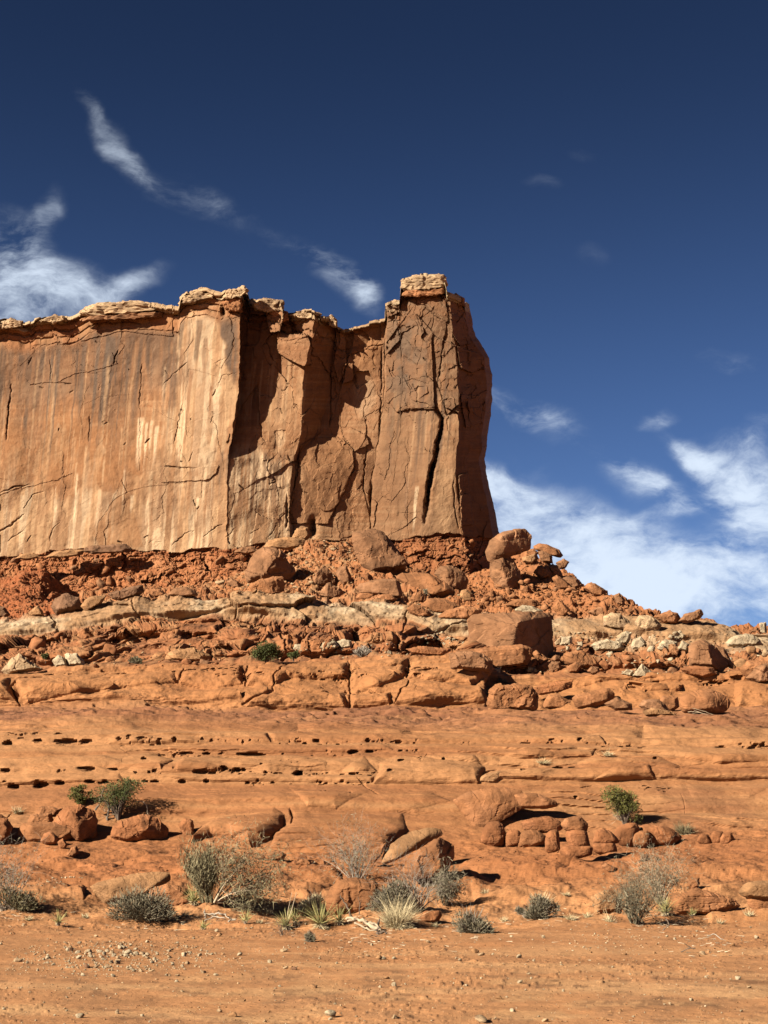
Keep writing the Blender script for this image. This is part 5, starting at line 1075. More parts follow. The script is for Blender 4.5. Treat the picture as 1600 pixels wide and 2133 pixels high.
R('bright orange block of rock left of the brown twig shrub', [(1232,1868),(1260,1855),(1294,1860),(1296,1902),(1240,1904)], 't', None, .6, (1262,1905), p=12, rough=1.2, group=G_S)
R('orange ledge block half buried behind the large yucca', [(676,1888),(690,1846),(715,1830),(770,1830),(800,1850),(806,1890),(770,1904),(690,1906)], 'o', None, .5, (735,1907), dd=.25, p=9, rough=1.1, group=G_S)
oc = R('smooth whale shaped outcrop with a pale left end on the slickrock', [(943,1667,.2),(975,1650),(1040,1639,-.3),(1090,1646,-.3),(1092,1682,.2),(1060,1702,.5),(1000,1736,.7),(994,1722,.6),(965,1690,.4)], 'o', [(975,1662,.7),(1040,1660,.8),(1000,1690,1),(1060,1680,.8)], .45, (1010,1734), dd=.3, p=12, group=G_S)
R2('nose', oc, [(1062,1652),(1115,1652),(1158,1668),(1162,1680),(1140,1685),(1070,1684)], 'o', None, .6, base=(1010,1734), dd=.45, p=9, rough=.4)
R('little crumbled ledge rock on the slickrock above the whale shaped outcrop', [(990,1630),(1010,1613),(1040,1607),(1050,1616),(1035,1632)], 't', None, .7, (1018,1633), p=14, strata=2, group=G_S)

# slabs and lumps along the foot of the cliff
def foot(label, out, key, dep=95.6, thick=.8, p=20):
    xs_ = [q[0] for q in out]; ys_ = [q[1] for q in out]; SEED[0] += 1
    th = thick * (max(ys_) - min(ys_)) * 1.3 * dep / FPX
    tag(solid('boulder', outline_pts(out, dep - th / 2, th), key, SEED[0], sub=5, p=p, rough=.9), label, 'boulder', 'rocks on the shelf at the cliff foot')
foot('long dark slab on the shelf at the very foot of the cliff wall', [(172,1148),(182,1137),(262,1133),(277,1143),(270,1151),(190,1154)], 'd')
foot('low tan slab left of the long dark slab at the cliff foot', [(96,1160),(112,1149),(150,1144),(178,1146),(172,1156),(120,1163)], 't')
foot('small tan wedge at the cliff foot near the left edge', [(30,1164),(44,1154),(70,1151),(84,1160),(60,1166)], 't')
foot('broken tan shelf block at the cliff foot above the large brown hump', [(548,1142),(560,1124),(600,1118),(636,1122),(642,1136),(600,1146)], 't', 95.4)
foot('tan block under the dark cave slot at the cliff foot', [(606,1124),(618,1102),(640,1098),(650,1112),(640,1126)], 't', 96.0)
foot('small brown block at the cliff foot left of the broken tan shelf block', [(488,1150),(500,1140),(528,1138),(540,1148),(512,1155)], 'b', 95.6)
# pale slabs of the rim: parts of the butte
def rim(out, key='k', thick=.5, dep=97.0, p=14):
    SEED[0] += 1
    xs_ = [q[0] for q in out]; w = (max(xs_) - min(xs_)); th = thick * w * .5 * dep / FPX + .5
    P = outline_pts(out, dep + .75 - th * .35, th, None, .8)
    o = solid('rim_slab', P, key, SEED[0], sub=5, p=22, strata=3, rough=1.8)
    o.parent = CLIFF['o']
for a in [([(163,654),(185,638),(215,630),(262,627),(330,630),(340,645),(300,650),(240,652),(190,660)], 'k', .35, 97.3), ([(165,668),(200,656),(300,652),(338,650),(335,660),(230,664)], 'b', .3, 97.2), ([(84,668),(112,655),(132,657),(138,668),(110,674)], 'k', .5, 97.6),
    ([(373,634),(378,618),(410,603),(447,605),(457,616),(430,622),(398,632)], 'k', .6, 96.9), ([(400,612),(415,600),(432,598),(440,606),(420,614)], 'k', .6, 97.2), ([(461,620),(470,604),(510,597),(519,606),(502,618),(480,624)], 'k', .8, 96.0), ([(462,630),(480,620),(505,618),(503,650),(470,645)], 'o', .8, 96.1),
    ([(523,634),(540,623),(568,621),(592,628),(592,646),(550,652),(530,642)], 'k', .7, 97.6), ([(560,648),(580,642),(600,650),(604,668),(575,676)], 'o', .8, 97.7), ([(600,656),(625,647),(650,644),(670,655),(640,666)], 'k', .7, 97.8), ([(678,666),(690,656),(703,668),(702,682),(688,680)], 'k', .8, 98.4),
    ([(833,604),(835,586),(865,572),(925,571),(932,590),(926,600),(850,608)], 'k', .5, 97.0), ([(836,616),(845,606),(928,600),(932,612),(890,618)], 'o', .5, 96.9), ([(803,644),(806,631),(832,623),(835,644),(812,654)], 'k', .8, 98.0), ([(935,620),(950,612),(966,622),(970,640),(945,640)], 'b', .8, 98.0),
    ([(0,674),(18,664),(50,668),(46,682),(0,686)], 'k', .5, 97.9), ([(344,644),(358,637),(374,638),(376,650),(352,654)], 'k', .5, 97.2), ([(-80,690),(-40,672),(0,668),(10,680),(-30,692)], 'k', .5, 98.0)]:
    rim(*a)
# ------------------------------------------------------------------ scattered rocks and stones
rs = np.random.RandomState(21)
def in_poly(x, y, poly): return bool(inside(np.array([x]), np.array([y]), poly)[0])
LIB = {}
def lib(key, n=7, sub=3, mat=None, tagk=''):
    k = key + tagk
    if k not in LIB:
        LIB[k] = []
        for i in range(n):
            r = np.random.RandomState(900 + i * 13 + ord(key))
            P = r.normal(size=(11, 3)); P /= np.linalg.norm(P, axis=1)[:, None]
            P *= np.array([r.uniform(.8, 1.3), r.uniform(.7, 1.1), r.uniform(.45, .85)])
            V, F = rock_shape(P, sub=sub, p=12, seed=int(300 + i), rough=1.2)
            V = V - V.mean(0); V /= np.ptp(V[:, 0]) 
            LIB[k].append(mesh_np('loose_rock', V, F, rock_col(V, key, 300 + i, .5)))
            LIB[k][-1].materials.append(mat or M_ROCK)
    return LIB[k]
def put(name, me, x, y, px, label, cat, group, sink=.25, flat=1.0):
    g = ground_at(x, y); s = px * g[1] / FPX
    o = bpy.data.objects.new(name, me); scene.collection.objects.link(o)
    o.scale = (s, s, s * flat)
    o.rotation_euler = (rs.uniform(-.5, .5), rs.uniform(-.5, .5), rs.uniform(0, 6.28))
    o.location = (g[0], g[1], g[2] + s * .3 * flat - s * sink)
    return tag(o, label, cat, group)
def scatter(poly, n, lo, hi, keys, label, group, pw=2.0, name='talus_rock', cat='rock', sink=.18):
    xs_ = [p[0] for p in poly]; ys_ = [p[1] for p in poly]; k = 0
    while k < n:
        x, y = rs.uniform(min(xs_), max(xs_)), rs.uniform(min(ys_), max(ys_))
        if not in_poly(x, y, poly): continue
        key = keys[rs.randint(len(keys))]
        me = lib(key)[rs.randint(7)]
        put(name, me, x, y, lo + (hi - lo) * rs.rand() ** pw, label, cat, group, sink)
        k += 1
scatter([(1030,1200),(1100,1170),(1190,1205),(1370,1292),(1330,1286),(1150,1278),(965,1258)], 90, 7, 25, 'ooobr', 'small angular orange rock of the talus below the rock pile', 'loose rocks of the right talus')
scatter([(470,1215),(560,1150),(690,1128),(760,1150),(740,1215),(640,1235),(500,1238)], 50, 5, 16, 'ttoobk', 'small tan rock of the talus chute under the cliff', 'loose rocks of the talus chute', 2.5)
scatter([(1160,1315),(1300,1318),(1500,1330),(1595,1350),(1600,1395),(1300,1402),(1170,1385)], 46, 7, 26, 'wwkt', 'small pale stone of the spill below the white ledge', 'pale stones of the right spill')
scatter([(1160,1330),(1300,1330),(1600,1365),(1600,1400),(1250,1408),(1150,1390)], 30, 8, 28, 'oorb', 'small orange rock on the ledge among the pale stones', 'orange rocks of the right spill')
scatter([(868,1345),(880,1322),(910,1318),(955,1338),(940,1348)], 18, 4, 11, 'w', 'little white stone of the heap left of the great square block', 'white stones of the little heap')
scatter([(0,1330),(200,1320),(480,1320),(480,1385),(200,1392),(0,1398)], 24, 8, 26, 'oorrb', 'small rounded red rock on the stepped ground at the left', 'rocks of the stepped ground')
scatter([(590,1345),(760,1345),(860,1352),(840,1366),(600,1372)], 14, 6, 18, 'owkr', 'small rock on the ledge top right of the dark green juniper', 'rocks of the middle ledge top')
scatter([(170,1262),(300,1236),(520,1232),(480,1205),(400,1230),(200,1244)], 18, 5, 18, 'obtk', 'small rock at the foot of the red band above the white ledge', 'rocks below the red band')
scatter([(600,1792),(710,1788),(700,1802),(610,1802)], 10, 6, 14, 'ro', 'small orange rubble stone below the undercut ledge', 'rubble of the undercut ledge')
scatter([(1150,1362),(1260,1365),(1280,1400),(1160,1404)], 16, 8, 22, 'rb', 'small brown rock around the wide faceted boulder', 'brown rocks of the right ledge')
# blocks weathering out of the red band under the cliff
k = 0
while k < 95:
    x, y = (rs.uniform(-10, 560), rs.uniform(1160, 1236)) if k < 75 else (rs.uniform(840, 985), rs.uniform(1128, 1186))
    if k < 75 and y > 1240 - max(0, x - 380) * .38: continue
    k += 1
    me = lib('rrrob'[rs.randint(5)])[rs.randint(7)]; q = cliff_at(x, y); s_ = (9 + 20 * rs.rand() ** 2.2) * q[1] / FPX
    o = bpy.data.objects.new('red_block', me); scene.collection.objects.link(o); o.scale = (s_, s_, s_ * .8)
    o.rotation_euler = (rs.uniform(-.7, .7), rs.uniform(-.7, .7), rs.uniform(0, 6.28)); o.location = (q[0], q[1] + s_ * .12, q[2])
    tag(o, 'angular red block set in the red rubbly band under the cliff', 'rock', 'blocks of the red band')
# the finest rubble: nobody could count it
def rubble(name, label, regions, key_w, mat, lo, hi, sub=2, kind='stuff', flat=.8):
    Vs, Fs, Cs, off = [], [], [], 0
    shapes = []
    for i in range(8):
        r = np.random.RandomState(50 + i); P = r.normal(size=(9, 3)); P /= np.linalg.norm(P, axis=1)[:, None]
        P *= [r.uniform(.8, 1.3), r.uniform(.7, 1.1), r.uniform(.5, .9)]
        V, F = rock_shape(P, sub=sub, p=11, seed=60 + i, rough=1.3); V = V / np.ptp(V[:, 0]); shapes.append((V - V.mean(0), F))
    for poly, n, keys in regions:
        xs_ = [p[0] for p in poly]; ys_ = [p[1] for p in poly]; k = 0
        while k < n:
            x, y = rs.uniform(min(xs_), max(xs_)), rs.uniform(min(ys_), max(ys_))
            if not in_poly(x, y, poly): continue
            k += 1
            g = ground_at(x, y); s = (lo + (hi - lo) * rs.rand() ** 2.2) * g[1] / FPX
            V, F = shapes[rs.randint(8)]
            a = rs.uniform(0, 6.28); ca, sa = math.cos(a), math.sin(a); t = rs.uniform(-.5, .5)
            W = V @ np.array([[1, 0, t], [0, 1, 0], [-t, 0, 1]]).T
            W = np.stack([W[:, 0] * ca - W[:, 1] * sa, W[:, 0] * sa + W[:, 1] * ca, W[:, 2] * flat], 1) * s + g + [0, 0, s * .12]
            Vs.append(W); Fs.append(F + off); off += len(W)
            c = np.array(PAL[keys[rs.randint(len(keys))]]) * rs.uniform(.7, 1.2) * ALB
            Cs.append(np.repeat(c[None], len(W), 0))
    o = link(name, mesh_np(name, np.concatenate(Vs), np.concatenate(Fs), np.concatenate(Cs)), mat)
    tag(o, label, None, None, kind)
rubble('talus_rubble', 'fine broken rubble of the talus slopes', [
    ([(1010,1200),(1100,1165),(1190,1205),(1370,1292),(1330,1286),(1150,1278),(960,1258)], 700, 'oooorb'),
    ([(470,1225),(560,1150),(690,1122),(770,1150),(740,1225),(640,1238),(500,1240)], 420, 'ttokk'),
    ([(0,1235),(60,1190),(140,1240),(110,1280),(0,1285)], 200, 'rrro'), ([(840,1240),(1000,1200),(1010,1262),(880,1275)], 120, 'ook'),
    ([(1160,1315),(1300,1318),(1500,1330),(1600,1350),(1600,1400),(1300,1405),(1160,1395)], 420, 'wwkoot'), ([(865,1348),(880,1322),(910,1316),(960,1340)], 70, 'w'),
    ([(0,1320),(480,1315),(860,1330),(860,1368),(480,1385),(0,1396)], 350, 'oorrk'), ([(560,1350),(860,1345),(860,1370),(560,1374)], 90, 'okw'), ([(1030,1392),(1160,1392),(1160,1404),(1030,1404)], 60, 'ok')], None, M_ROCK, 2.5, 8)
rubble('chalk_chips', 'pale chips lying along the bank below the slickrock', [
    ([(40,1845),(120,1830),(180,1828),(170,1838),(60,1852)], 60, 'w'), ([(0,1790),(500,1790),(560,1840),(0,1840)], 130, 'ro'), ([(580,1790),(760,1792),(1000,1850),(700,1830)], 110, 'rok'), ([(980,1770),(1550,1760),(1560,1850),(1000,1850)], 240, 'roo')], None, M_STONE, 1.5, 5.5)
# ---- the stones on the sand
def stone(x, y, px, key, label, group=None, name='stone'):
    me = lib(key, 7, 3, M_STONE, 's')[rs.randint(7)]
    return put(name, me, x, y, px, label, 'stone', group, .12)
for (x, y, px, k, lab) in [(688,2119,24,'w','largest pale round stone on the sand, nearest the bottom edge middle'), (245,2112,15,'k','squarish tan stone alone on the sand at the lower left'), (458,2112,14,'k','tan stone alone on the sand, between the squarish stone and the largest round stone'),
    (1003,2130,26,'k','big tan stone cut by the bottom edge right of the largest round stone'), (1136,2131,15,'k','brownish upright stone at the bottom edge right of the big tan stone'), (1258,2127,16,'t','orange stone at the bottom edge, right of the brownish upright stone'),
    (1067,2112,13,'w','pale stone above the big tan stone at the bottom edge'), (485,2121,16,'t','flat orange stone beside the lone tan stone near the bottom'), (168,2123,18,'w','long flat white stone at the bottom left of the sand'), (1040,2082,15,'t','brown stone in the right middle of the sand'),
    (591,1984,15,'k','brown faceted stone with a long shadow below the small round shrub'), (1002,1992,13,'k','round tan stone on the sand below the grey green shrub'), (892,1964,11,'k','tan pointed stone near the sand edge below the oval red boulder'), (563,2006,13,'w','white stone casting a shadow, beside the trio of dark stones'),
    (594,2020,11,'k','tan stone of the trio of dark stones, left one'), (604,2020,11,'t','orange stone of the trio of dark stones, middle one'), (614,2021,13,'d','dark stone of the trio of dark stones, right one'), (806,2040,13,'t','orange stone with a shadow in the middle of the sand'),
    (766,1993,10,'k','upright tan stone above the middle of the sand'), (790,1999,13,'t','orange stone of a touching pair in the middle of the sand'), (798,2000,11,'w','pale stone of a touching pair in the middle of the sand'), (820,1998,9,'w','small white stone right of the touching pair'),
    (820,2058,11,'w','white stone with an orange fleck, below the middle of the sand'), (958,2002,11,'w','white pebble left of the round tan stone'), (1463,1990,14,'k','stubby tan stone beside the dead branch on the right sand'), (1300,1990,10,'t','orange stone on the sand below the brown twig shrub'),
    (1575,1955,13,'w','pale stone at the right edge of the sand bank'), (1470,2040,10,'w','pale stone on the sand below the stubby tan stone'), (1395,2095,10,'k','tan stone at the lower right of the sand'), (1560,2060,10,'k','tan stone close to the right edge low on the sand'),
    (170,1937,10,'k','tan stone right of the little yucca at the left'), (267,1988,17,'w','largest white stone of the white gravel patch'), (182,2017,14,'d','dark stone in the white gravel patch'), (384,1992,16,'w','second largest white stone of the white gravel patch, at its right'), (148,1982,12,'d','grey stone at the upper left of the white gravel patch')]:
    stone(x, y, px, k, lab)
for i in range(165):
    x, y = rs.normal(250, 100), rs.normal(1998, 19)
    if not (-10 < x < 520 and 1958 < y < 2045): continue
    stone(x, y, 5.5 + 9 * rs.rand() ** 2.2, 'wwk'[rs.randint(3)], 'small white stone of the white gravel patch on the left sand', 'stones of the white gravel patch')
for i in range(100):
    x, y = rs.uniform(0, 1600), 1930 + 203 * rs.rand() ** 1.3
    stone(x, y, 5.5 + 9 * rs.rand() ** 2.5, 'wwkt'[rs.randint(4)], 'small stone lying loose on the open sand', 'loose stones of the sand')
rubble('gravel', 'fine gravel on the red sand', [([(-40,1920),(1640,1915),(1640,2140),(-40,2140)], 2200, 'wkktto'), ([(20,1975),(230,1958),(430,1970),(460,2010),(220,2040),(10,2035)], 700, 'wwwk'),
    ([(400,1975),(640,1970),(640,2030),(420,2030)], 150, 'wwk'), ([(1180,1945),(1350,1950),(1330,1985),(1190,1985)], 120, 'wk'), ([(-40,2030),(1640,2030),(1640,2140),(-40,2140)], 500, 'dbbt')], None, M_STONE, 1.8, 5.5)
# ------------------------------------------------------------------ plants
pr = np.random.RandomState(77)
M_JUN = plant_mat('juniper_leaf', (.030, .042, .014), (.095, .105, .028))
M_JUN2 = plant_mat('juniper_leaf_yellow', (.05, .055, .015), (.15, .14, .035))
M_SAGE = plant_mat('grey_leaf', (.085, .075, .048), (.22, .19, .125))
M_OLIVE = plant_mat('olive_twig', (.085, .074, .04), (.24, .205, .115))
M_TWIG = plant_mat('grey_twig', (.16, .13, .10), (.36, .31, .25))
M_DEAD = plant_mat('dead_wood', (.24, .185, .12), (.46, .37, .26))
M_BARK = plant_mat('bark', (.07, .05, .035), (.16, .12, .09))
M_STRAW = plant_mat('straw', (.34, .27, .15), (.62, .52, .32))
M_YUC = plant_mat('yucca_leaf', (.17, .165, .06), (.40, .36, .15))
def strips(root, dirs, length, width, bend=0.3, seg=3):
    """thin leaf blades: arrays of roots, directions, lengths"""
    n = len(root); d = dirs / (np.linalg.norm(dirs, axis=1)[:, None] + 1e-9)
    side = np.cross(d, pr.normal(size=(n, 3))); side /= np.linalg.norm(side, axis=1)[:, None] + 1e-9
    bv = pr.normal(size=(n, 3)) * bend + np.array([0, 0, -bend * .5])
    V = []
    for k in range(seg + 1):
        t = k / seg
        c = root + d * (length * t)[:, None] + bv * (length * t * t)[:, None]
        w = (width * (1 - .85 * t))[:, None] * side * .5
        V += [c - w, c + w]
    V = np.stack(V, 1).reshape(-1, 3)
    b = np.arange(n)[:, None] * (2 * (seg + 1))
    F = np.concatenate([b + np.array([2 * k, 2 * k + 1, 2 * k + 3, 2 * k + 2]) for k in range(seg)], 1).reshape(-1, 4)
    return V, F
class Tubes:
    def __init__(s): s.V, s.F, s.n = [], [], 0
    def add(s, pts, rad, k=5):
        pts = [np.asarray(p, float) for p in pts]
        for i, p in enumerate(pts):
            d = pts[min(i + 1, len(pts) - 1)] - pts[max(i - 1, 0)]; d /= np.linalg.norm(d) + 1e-9
            a = np.cross(d, [.3, .2, .9]); a /= np.linalg.norm(a) + 1e-9; b = np.cross(d, a)
            for j in range(k):
                t = 2 * math.pi * j / k; s.V.append(p + (a * math.cos(t) + b * math.sin(t)) * rad[i])
        for i in range(len(pts) - 1):
            for j in range(k):
                s.F.append((s.n + i * k + j, s.n + i * k + (j + 1) % k, s.n + (i + 1) * k + (j + 1) % k, s.n + (i + 1) * k + j))
        s.n += len(pts) * k
    def build(s, name, mat, parent): return link(name, mesh_np(name, np.array(s.V), np.array(s.F)), mat, parent)
def branch(T, p, d, ln, r, depth, spread=.6, up=.15, segs=4, tips=None, wig=.25, kids=3):
    pts, rad = [p], [r]; d = d / np.linalg.norm(d)
    for i in range(segs):
        d = d + pr.normal(size=3) * wig + np.array([0, 0, up]); d /= np.linalg.norm(d)
        p = p + d * ln / segs; pts.append(p); rad.append(r * (1 - .75 * (i + 1) / segs))
        if depth > 0 and i >= 1:
            for _ in range(kids if i == segs - 1 else max(1, kids - 1)):
                dd = d + pr.normal(size=3) * spread
                branch(T, p, dd, ln * pr.uniform(.4, .7), max(rad[-1] * .8, .002), depth - 1, spread, up, max(2, segs - 1), tips, wig, kids)
    T.add(pts, rad, 4 if r > .01 else 3)
    if tips is not None: tips.append((p, d))
def root_obj(name, x, y, label, cat='shrub', group=None, dz=0.0):
    g = ground_at(x, y); o = bpy.data.objects.new(name, None); scene.collection.objects.link(o)
    o.location = (g[0], g[1], g[2] + dz); o.empty_display_size = .1
    tag(o, label, cat, group); return o, g[1] / FPX
def child(name, V, F, mat, parent): return link(name, mesh_np(name, V, F), mat, parent)
def hemi(n, a, b, h, lo=.3):
    v = pr.normal(size=(n, 3)); v[:, 2] = np.abs(v[:, 2]); v /= np.linalg.norm(v, axis=1)[:, None]
    return v * (lo + (1 - lo) * pr.rand(n) ** .5)[:, None] * [a, b, h]
def sage(x, y, w, h, label, n=1700, mat=None, group='shrubs at the foot of the rock', leaf=5.5, lumps=10, twig=1.0):
    n = int(n * 1.35); w *= .93; h *= .88
    o, m = root_obj('grey_shrub', x, y, label, 'shrub', group)
    W, Hh = w * m, h * m
    T = Tubes(); 
    for i in range(16):
        v = hemi(1, W * .42, W * .38, Hh * .8, .9)[0]; T.add([np.array([0, 0, -.03]), v * .5 + [0, 0, .02], v], [.012, .007, .003], 4)
    T.build('stem', M_BARK, o)
    C = hemi(lumps, W * .36, W * .30, Hh * .62, .3); C[:, 2] *= pr.uniform(.6, 1.25, lumps); R_ = pr.uniform(.17, .28, lumps) * W
    k = pr.randint(lumps, size=n); d = pr.normal(size=(n, 3)); d /= np.linalg.norm(d, axis=1)[:, None]
    P = C[k] + d * (R_[k] * pr.rand(n) ** .35)[:, None] * [1, 1, .9]; P[:, 2] = np.abs(P[:, 2])
    D = d * .6 + P / (np.linalg.norm(P, axis=1)[:, None] + 1e-6) * .6 + [0, 0, .6]
    V, F = strips(P, D, pr.uniform(.7, 1.5, n) * leaf * m, np.full(n, 1.9 * m), .3, 2)
    child('foliage', V, F, mat or M_SAGE, o)
    T = Tubes()
    for i in range(int(40 * twig)):
        v = hemi(1, W * .5, W * .45, Hh, .8)[0]; T.add([v * .5, v * .8 + pr.normal(size=3) * .02, v * 1.06 + pr.normal(size=3) * .03], [.005, .0035, .0015], 3)
    T.build('twig', M_TWIG, o)
    return o
def twiggy(x, y, w, h, label, stems=14, mat=None, depth=2, r=.011, group='bare twig shrubs', lean=(0, 0), fol=0, spread=.55):
    o, m = root_obj('twig_shrub', x, y, label, 'shrub', group)
    T = Tubes(); tips = []
    for i in range(stems):
        a = pr.uniform(0, 6.28); q = pr.uniform(.15, 1)
        d = np.array([math.cos(a) * q * w / h * .55 + lean[0], math.sin(a) * q * .5, 1 + 0 * lean[1]])
        branch(T, np.array([math.cos(a) * .04, math.sin(a) * .04, -.04]), d, h * m * pr.uniform(.55, .82), r * pr.uniform(.6, 1.1), depth, spread, .04, 4, tips, .2, 2)
    T.build('twig', mat or M_TWIG, o)
    if fol:
        fol = fol * 3; P = np.array([t[0] for t in tips])[pr.randint(len(tips), size=fol)] * (.45 + .6 * pr.rand(fol)[:, None]) + pr.normal(size=(fol, 3)) * .05
        V, F = strips(P, pr.normal(size=(fol, 3)) + [0, 0, .5], pr.uniform(.03, .07, fol), np.full(fol, .014), .3, 2)
        child('foliage', V, F, M_SAGE, o)
    return o
def tuft(x, y, w, h, label, n=500, mat=None, name='grass_tuft', cat='grass tuft', group='grass tufts', bend=.45, wd=1.1):
    o, m = root_obj(name, x, y, label, cat, group)
    a = pr.uniform(0, 6.28, n); q = pr.rand(n) ** .6
    P = np.stack([np.cos(a) * q * w * m * .2, np.sin(a) * q * w * m * .2, 0 * a - .01], 1)
    D = np.stack([np.cos(a) * q * w / h * .55, np.sin(a) * q * w / h * .55, np.ones(n)], 1) + pr.normal(size=(n, 3)) * .15
    V, F = strips(P, D, pr.uniform(.55, 1.1, n) * h * m, np.full(n, wd * m), bend * .5, 3)
    child('blades', V, F, mat or M_STRAW, o)
    k = n // 5
    a = pr.uniform(0, 6.28, k); P = np.stack([np.cos(a) * w * m * .1, np.sin(a) * w * m * .1, 0 * a], 1)
    V, F = strips(P, np.stack([np.cos(a), np.sin(a), 0 * a + .25], 1), pr.uniform(.3, .5, k) * w * m, np.full(k, wd * m), .3, 3)
    child('dry_leaves', V, F, M_STRAW, o)
    return o
def yucca(x, y, w, h, label, n=70, skirt=True, stalks=0):
    o, m = root_obj('yucca', x, y, label, 'yucca', 'yuccas on the sand edge')
    W, Hh = w * m * .82, h * m * .78; L = max(W * .55, Hh * .95)
    el = pr.uniform(.12, 1.45, n); a = pr.uniform(0, 6.28, n)
    D = np.stack([np.cos(a) * np.cos(el), np.sin(a) * np.cos(el), np.sin(el)], 1)
    base = np.array([0, 0, Hh * .18])
    V, F = strips(base + D * .02, D, pr.uniform(.75, 1.05, n) * (W * .5 * np.cos(el) + Hh * .82 * np.sin(el)), np.full(n, 1.3 * m), .10, 3)
    child('leaves', V, F, M_YUC, o)
    if skirt:
        k = n; el = pr.uniform(-.7, .3, k); a = pr.uniform(0, 6.28, k)
        D = np.stack([np.cos(a) * np.cos(el), np.sin(a) * np.cos(el), np.sin(el)], 1)
        V, F = strips(base + D * .01, D, pr.uniform(.4, .8, k) * W * .42, np.full(k, 1.6 * m), .25, 3)
        child('dead_leaves', V, F, M_STRAW, o)
    T = Tubes(); T.add([np.array([0, 0, -.05]), base], [.03, .025], 6); T.build('stem', M_BARK, o)
    for i in range(stalks):
        T = Tubes(); T.add([base, base + [.02 + .05 * i, 0, Hh * .7], base + [.08 + .07 * i, 0, Hh * 1.7]], [.008, .007, .004], 4); T.build('flower_stalk', M_DEAD, o)
    return o
def juniper(x, y, w, h, label, n=26, lean=0.0, mat=None, trunk=True, dead=3, leaves=150, low=.15, wild=1.0, dz=0):
    o, m = root_obj('juniper', x, y, label, 'juniper', 'junipers on the slope', dz)
    W, Hh = w * m, h * m
    T = Tubes(); Ps = []
    for i in range(n):
        v = pr.normal(size=3); v /= np.linalg.norm(v); v = v * pr.rand() ** .4
        q = np.array([v[0] * W * .40, v[1] * W * .32, Hh * (low + (1 - low) * .52) + v[2] * Hh * (1 - low) * .42])
        q[0] += lean * (q[2] - Hh * .5) + pr.normal() * W * .04 * wild
        Ps.append(q)
        T.add([np.array([0, 0, -.05]), q * [.3, .3, .45] + pr.normal(size=3) * W * .02, q], [.022 * Hh + .004, .011 * Hh, .003], 5)
    T.build('trunk', M_BARK, o)
    Vs, Fs, off = [], [], 0
    for q in Ps:
        r = W * pr.uniform(.11, .20); k = leaves
        d = pr.normal(size=(k, 3)); d /= np.linalg.norm(d, axis=1)[:, None]
        P = q + d * (r * pr.rand(k) ** .4)[:, None] * [1, 1, .75]
        V, F = strips(P, d + [0, 0, .5], pr.uniform(2.2, 4.5, k) * m, np.full(k, 1.9 * m), .2, 2)
        Vs.append(V); Fs.append(F + off); off += len(V)
    child('crown', np.concatenate(Vs), np.concatenate(Fs), mat or M_JUN, o)
    if dead:
        T = Tubes()
        for i in range(dead):
            a = pr.uniform(2.2, 4.0) if lean else pr.uniform(0, 6.28)
            branch(T, np.array([0, 0, Hh * .1]), np.array([math.cos(a), -.3, .35]), W * .4, .012, 1, .6, .05, 4)
        T.build('dead_branch', M_DEAD, o)
    return o
# junipers
juniper(568, 1379, 68, 40, 'dense dark green juniper mound on the ledge top in the middle', 44, 0, None, True, 0, 110, .05)
juniper(612, 1378, 28, 28, 'small dark juniper clump touching the right of the dense dark mound', 10, 0, None, True, 0, 80, .05)
juniper(168, 1682, 46, 46, 'small bright green juniper behind the split orange boulder', 26, 0, M_JUN2, True, 0, 90, .1)
juniper(246, 1708, 100, 84, 'larger spreading juniper with dark right side between the two big boulders', 52, .1, M_JUN, True, 3, 80, .2, 2)
juniper(1304, 1724, 72, 84, 'juniper leaning left on top of the rounded rocks at the right', 60, -.85, M_JUN2, True, 4, 110, .1, 2.2)
juniper(98, 1380, 20, 22, 'little dark juniper behind the cream domed stone', 8, 0, None, True, 0, 60, .05)
# the big half dead shrub
def big_shrub():
    o, m = root_obj('half_dead_shrub', 442, 1886, 'big half dead shrub with pale bare limbs fanning right and olive twigs left', 'shrub')
    T = Tubes(); tips = []
    for (ax, az, ln, r) in [(.35, 1, .95, .026), (.6, .95, 1.15, .032), (.9, .75, 1.1, .034), (1.0, .55, 1.0, .03), (1.0, .35, .95, .028), (.75, .9, 1.0, .022), (.5, .8, .9, .018), (.85, .4, 1.0, .02), (.95, .25, .9, .018), (.7, .65, 1.1, .024), (1.0, .15, .85, .025), (.45, 1.1, 1.0, .02), (1., .02, .7, .022), (.9, .6, .8, .02)]:
        branch(T, np.array([ax * .08, pr.uniform(-.1, .1), .0]), np.array([ax, pr.uniform(-.25, .25), az]), ln * 92 * m, r * .72, 2, .5, .0, 5, tips, .16, 2)
    T.build('dead_limb', M_DEAD, o)
    T = Tubes(); tl = []
    for i in range(40):
        a = pr.uniform(-.62, .02)
        branch(T, np.array([-.06 + pr.normal() * .06, pr.normal() * .08, 0]), np.array([a, pr.normal() * .2, 1]), pr.uniform(56, 84) * m, .009, 1, .25, .05, 5, tl, .1, 3)
    T.build('green_stem', M_OLIVE, o)
    n = 4200; Q = np.array([t[0] for t in tl]); q = Q[pr.randint(len(Q), size=n)] * (.45 + .6 * pr.rand(n)[:, None]) + pr.normal(size=(n, 3)) * .045
    V, F = strips(q, pr.normal(size=(n, 3)) * .35 + [0, 0, 1], pr.uniform(.06, .12, n), np.full(n, .013), .15, 2); child('foliage', V, F, M_OLIVE, o)
    n = 4200; Q = np.array([t[0] for t in tips]); q = Q[pr.randint(len(Q), size=n)] * (.55 + .5 * pr.rand(n)[:, None]) + pr.normal(size=(n, 3)) * .07 + [.06, 0, -.04]
    V, F = strips(q, pr.normal(size=(n, 3)) + [.3, 0, .3], pr.uniform(.05, .10, n), np.full(n, .013), .3, 2); child('leafy_spray', V, F, M_OLIVE, o)
big_shrub()
sage(298, 1926, 146, 84, 'dense dark grey rounded shrub on the sand at the left', 5200, M_SAGE, leaf=6, lumps=22, twig=.6)
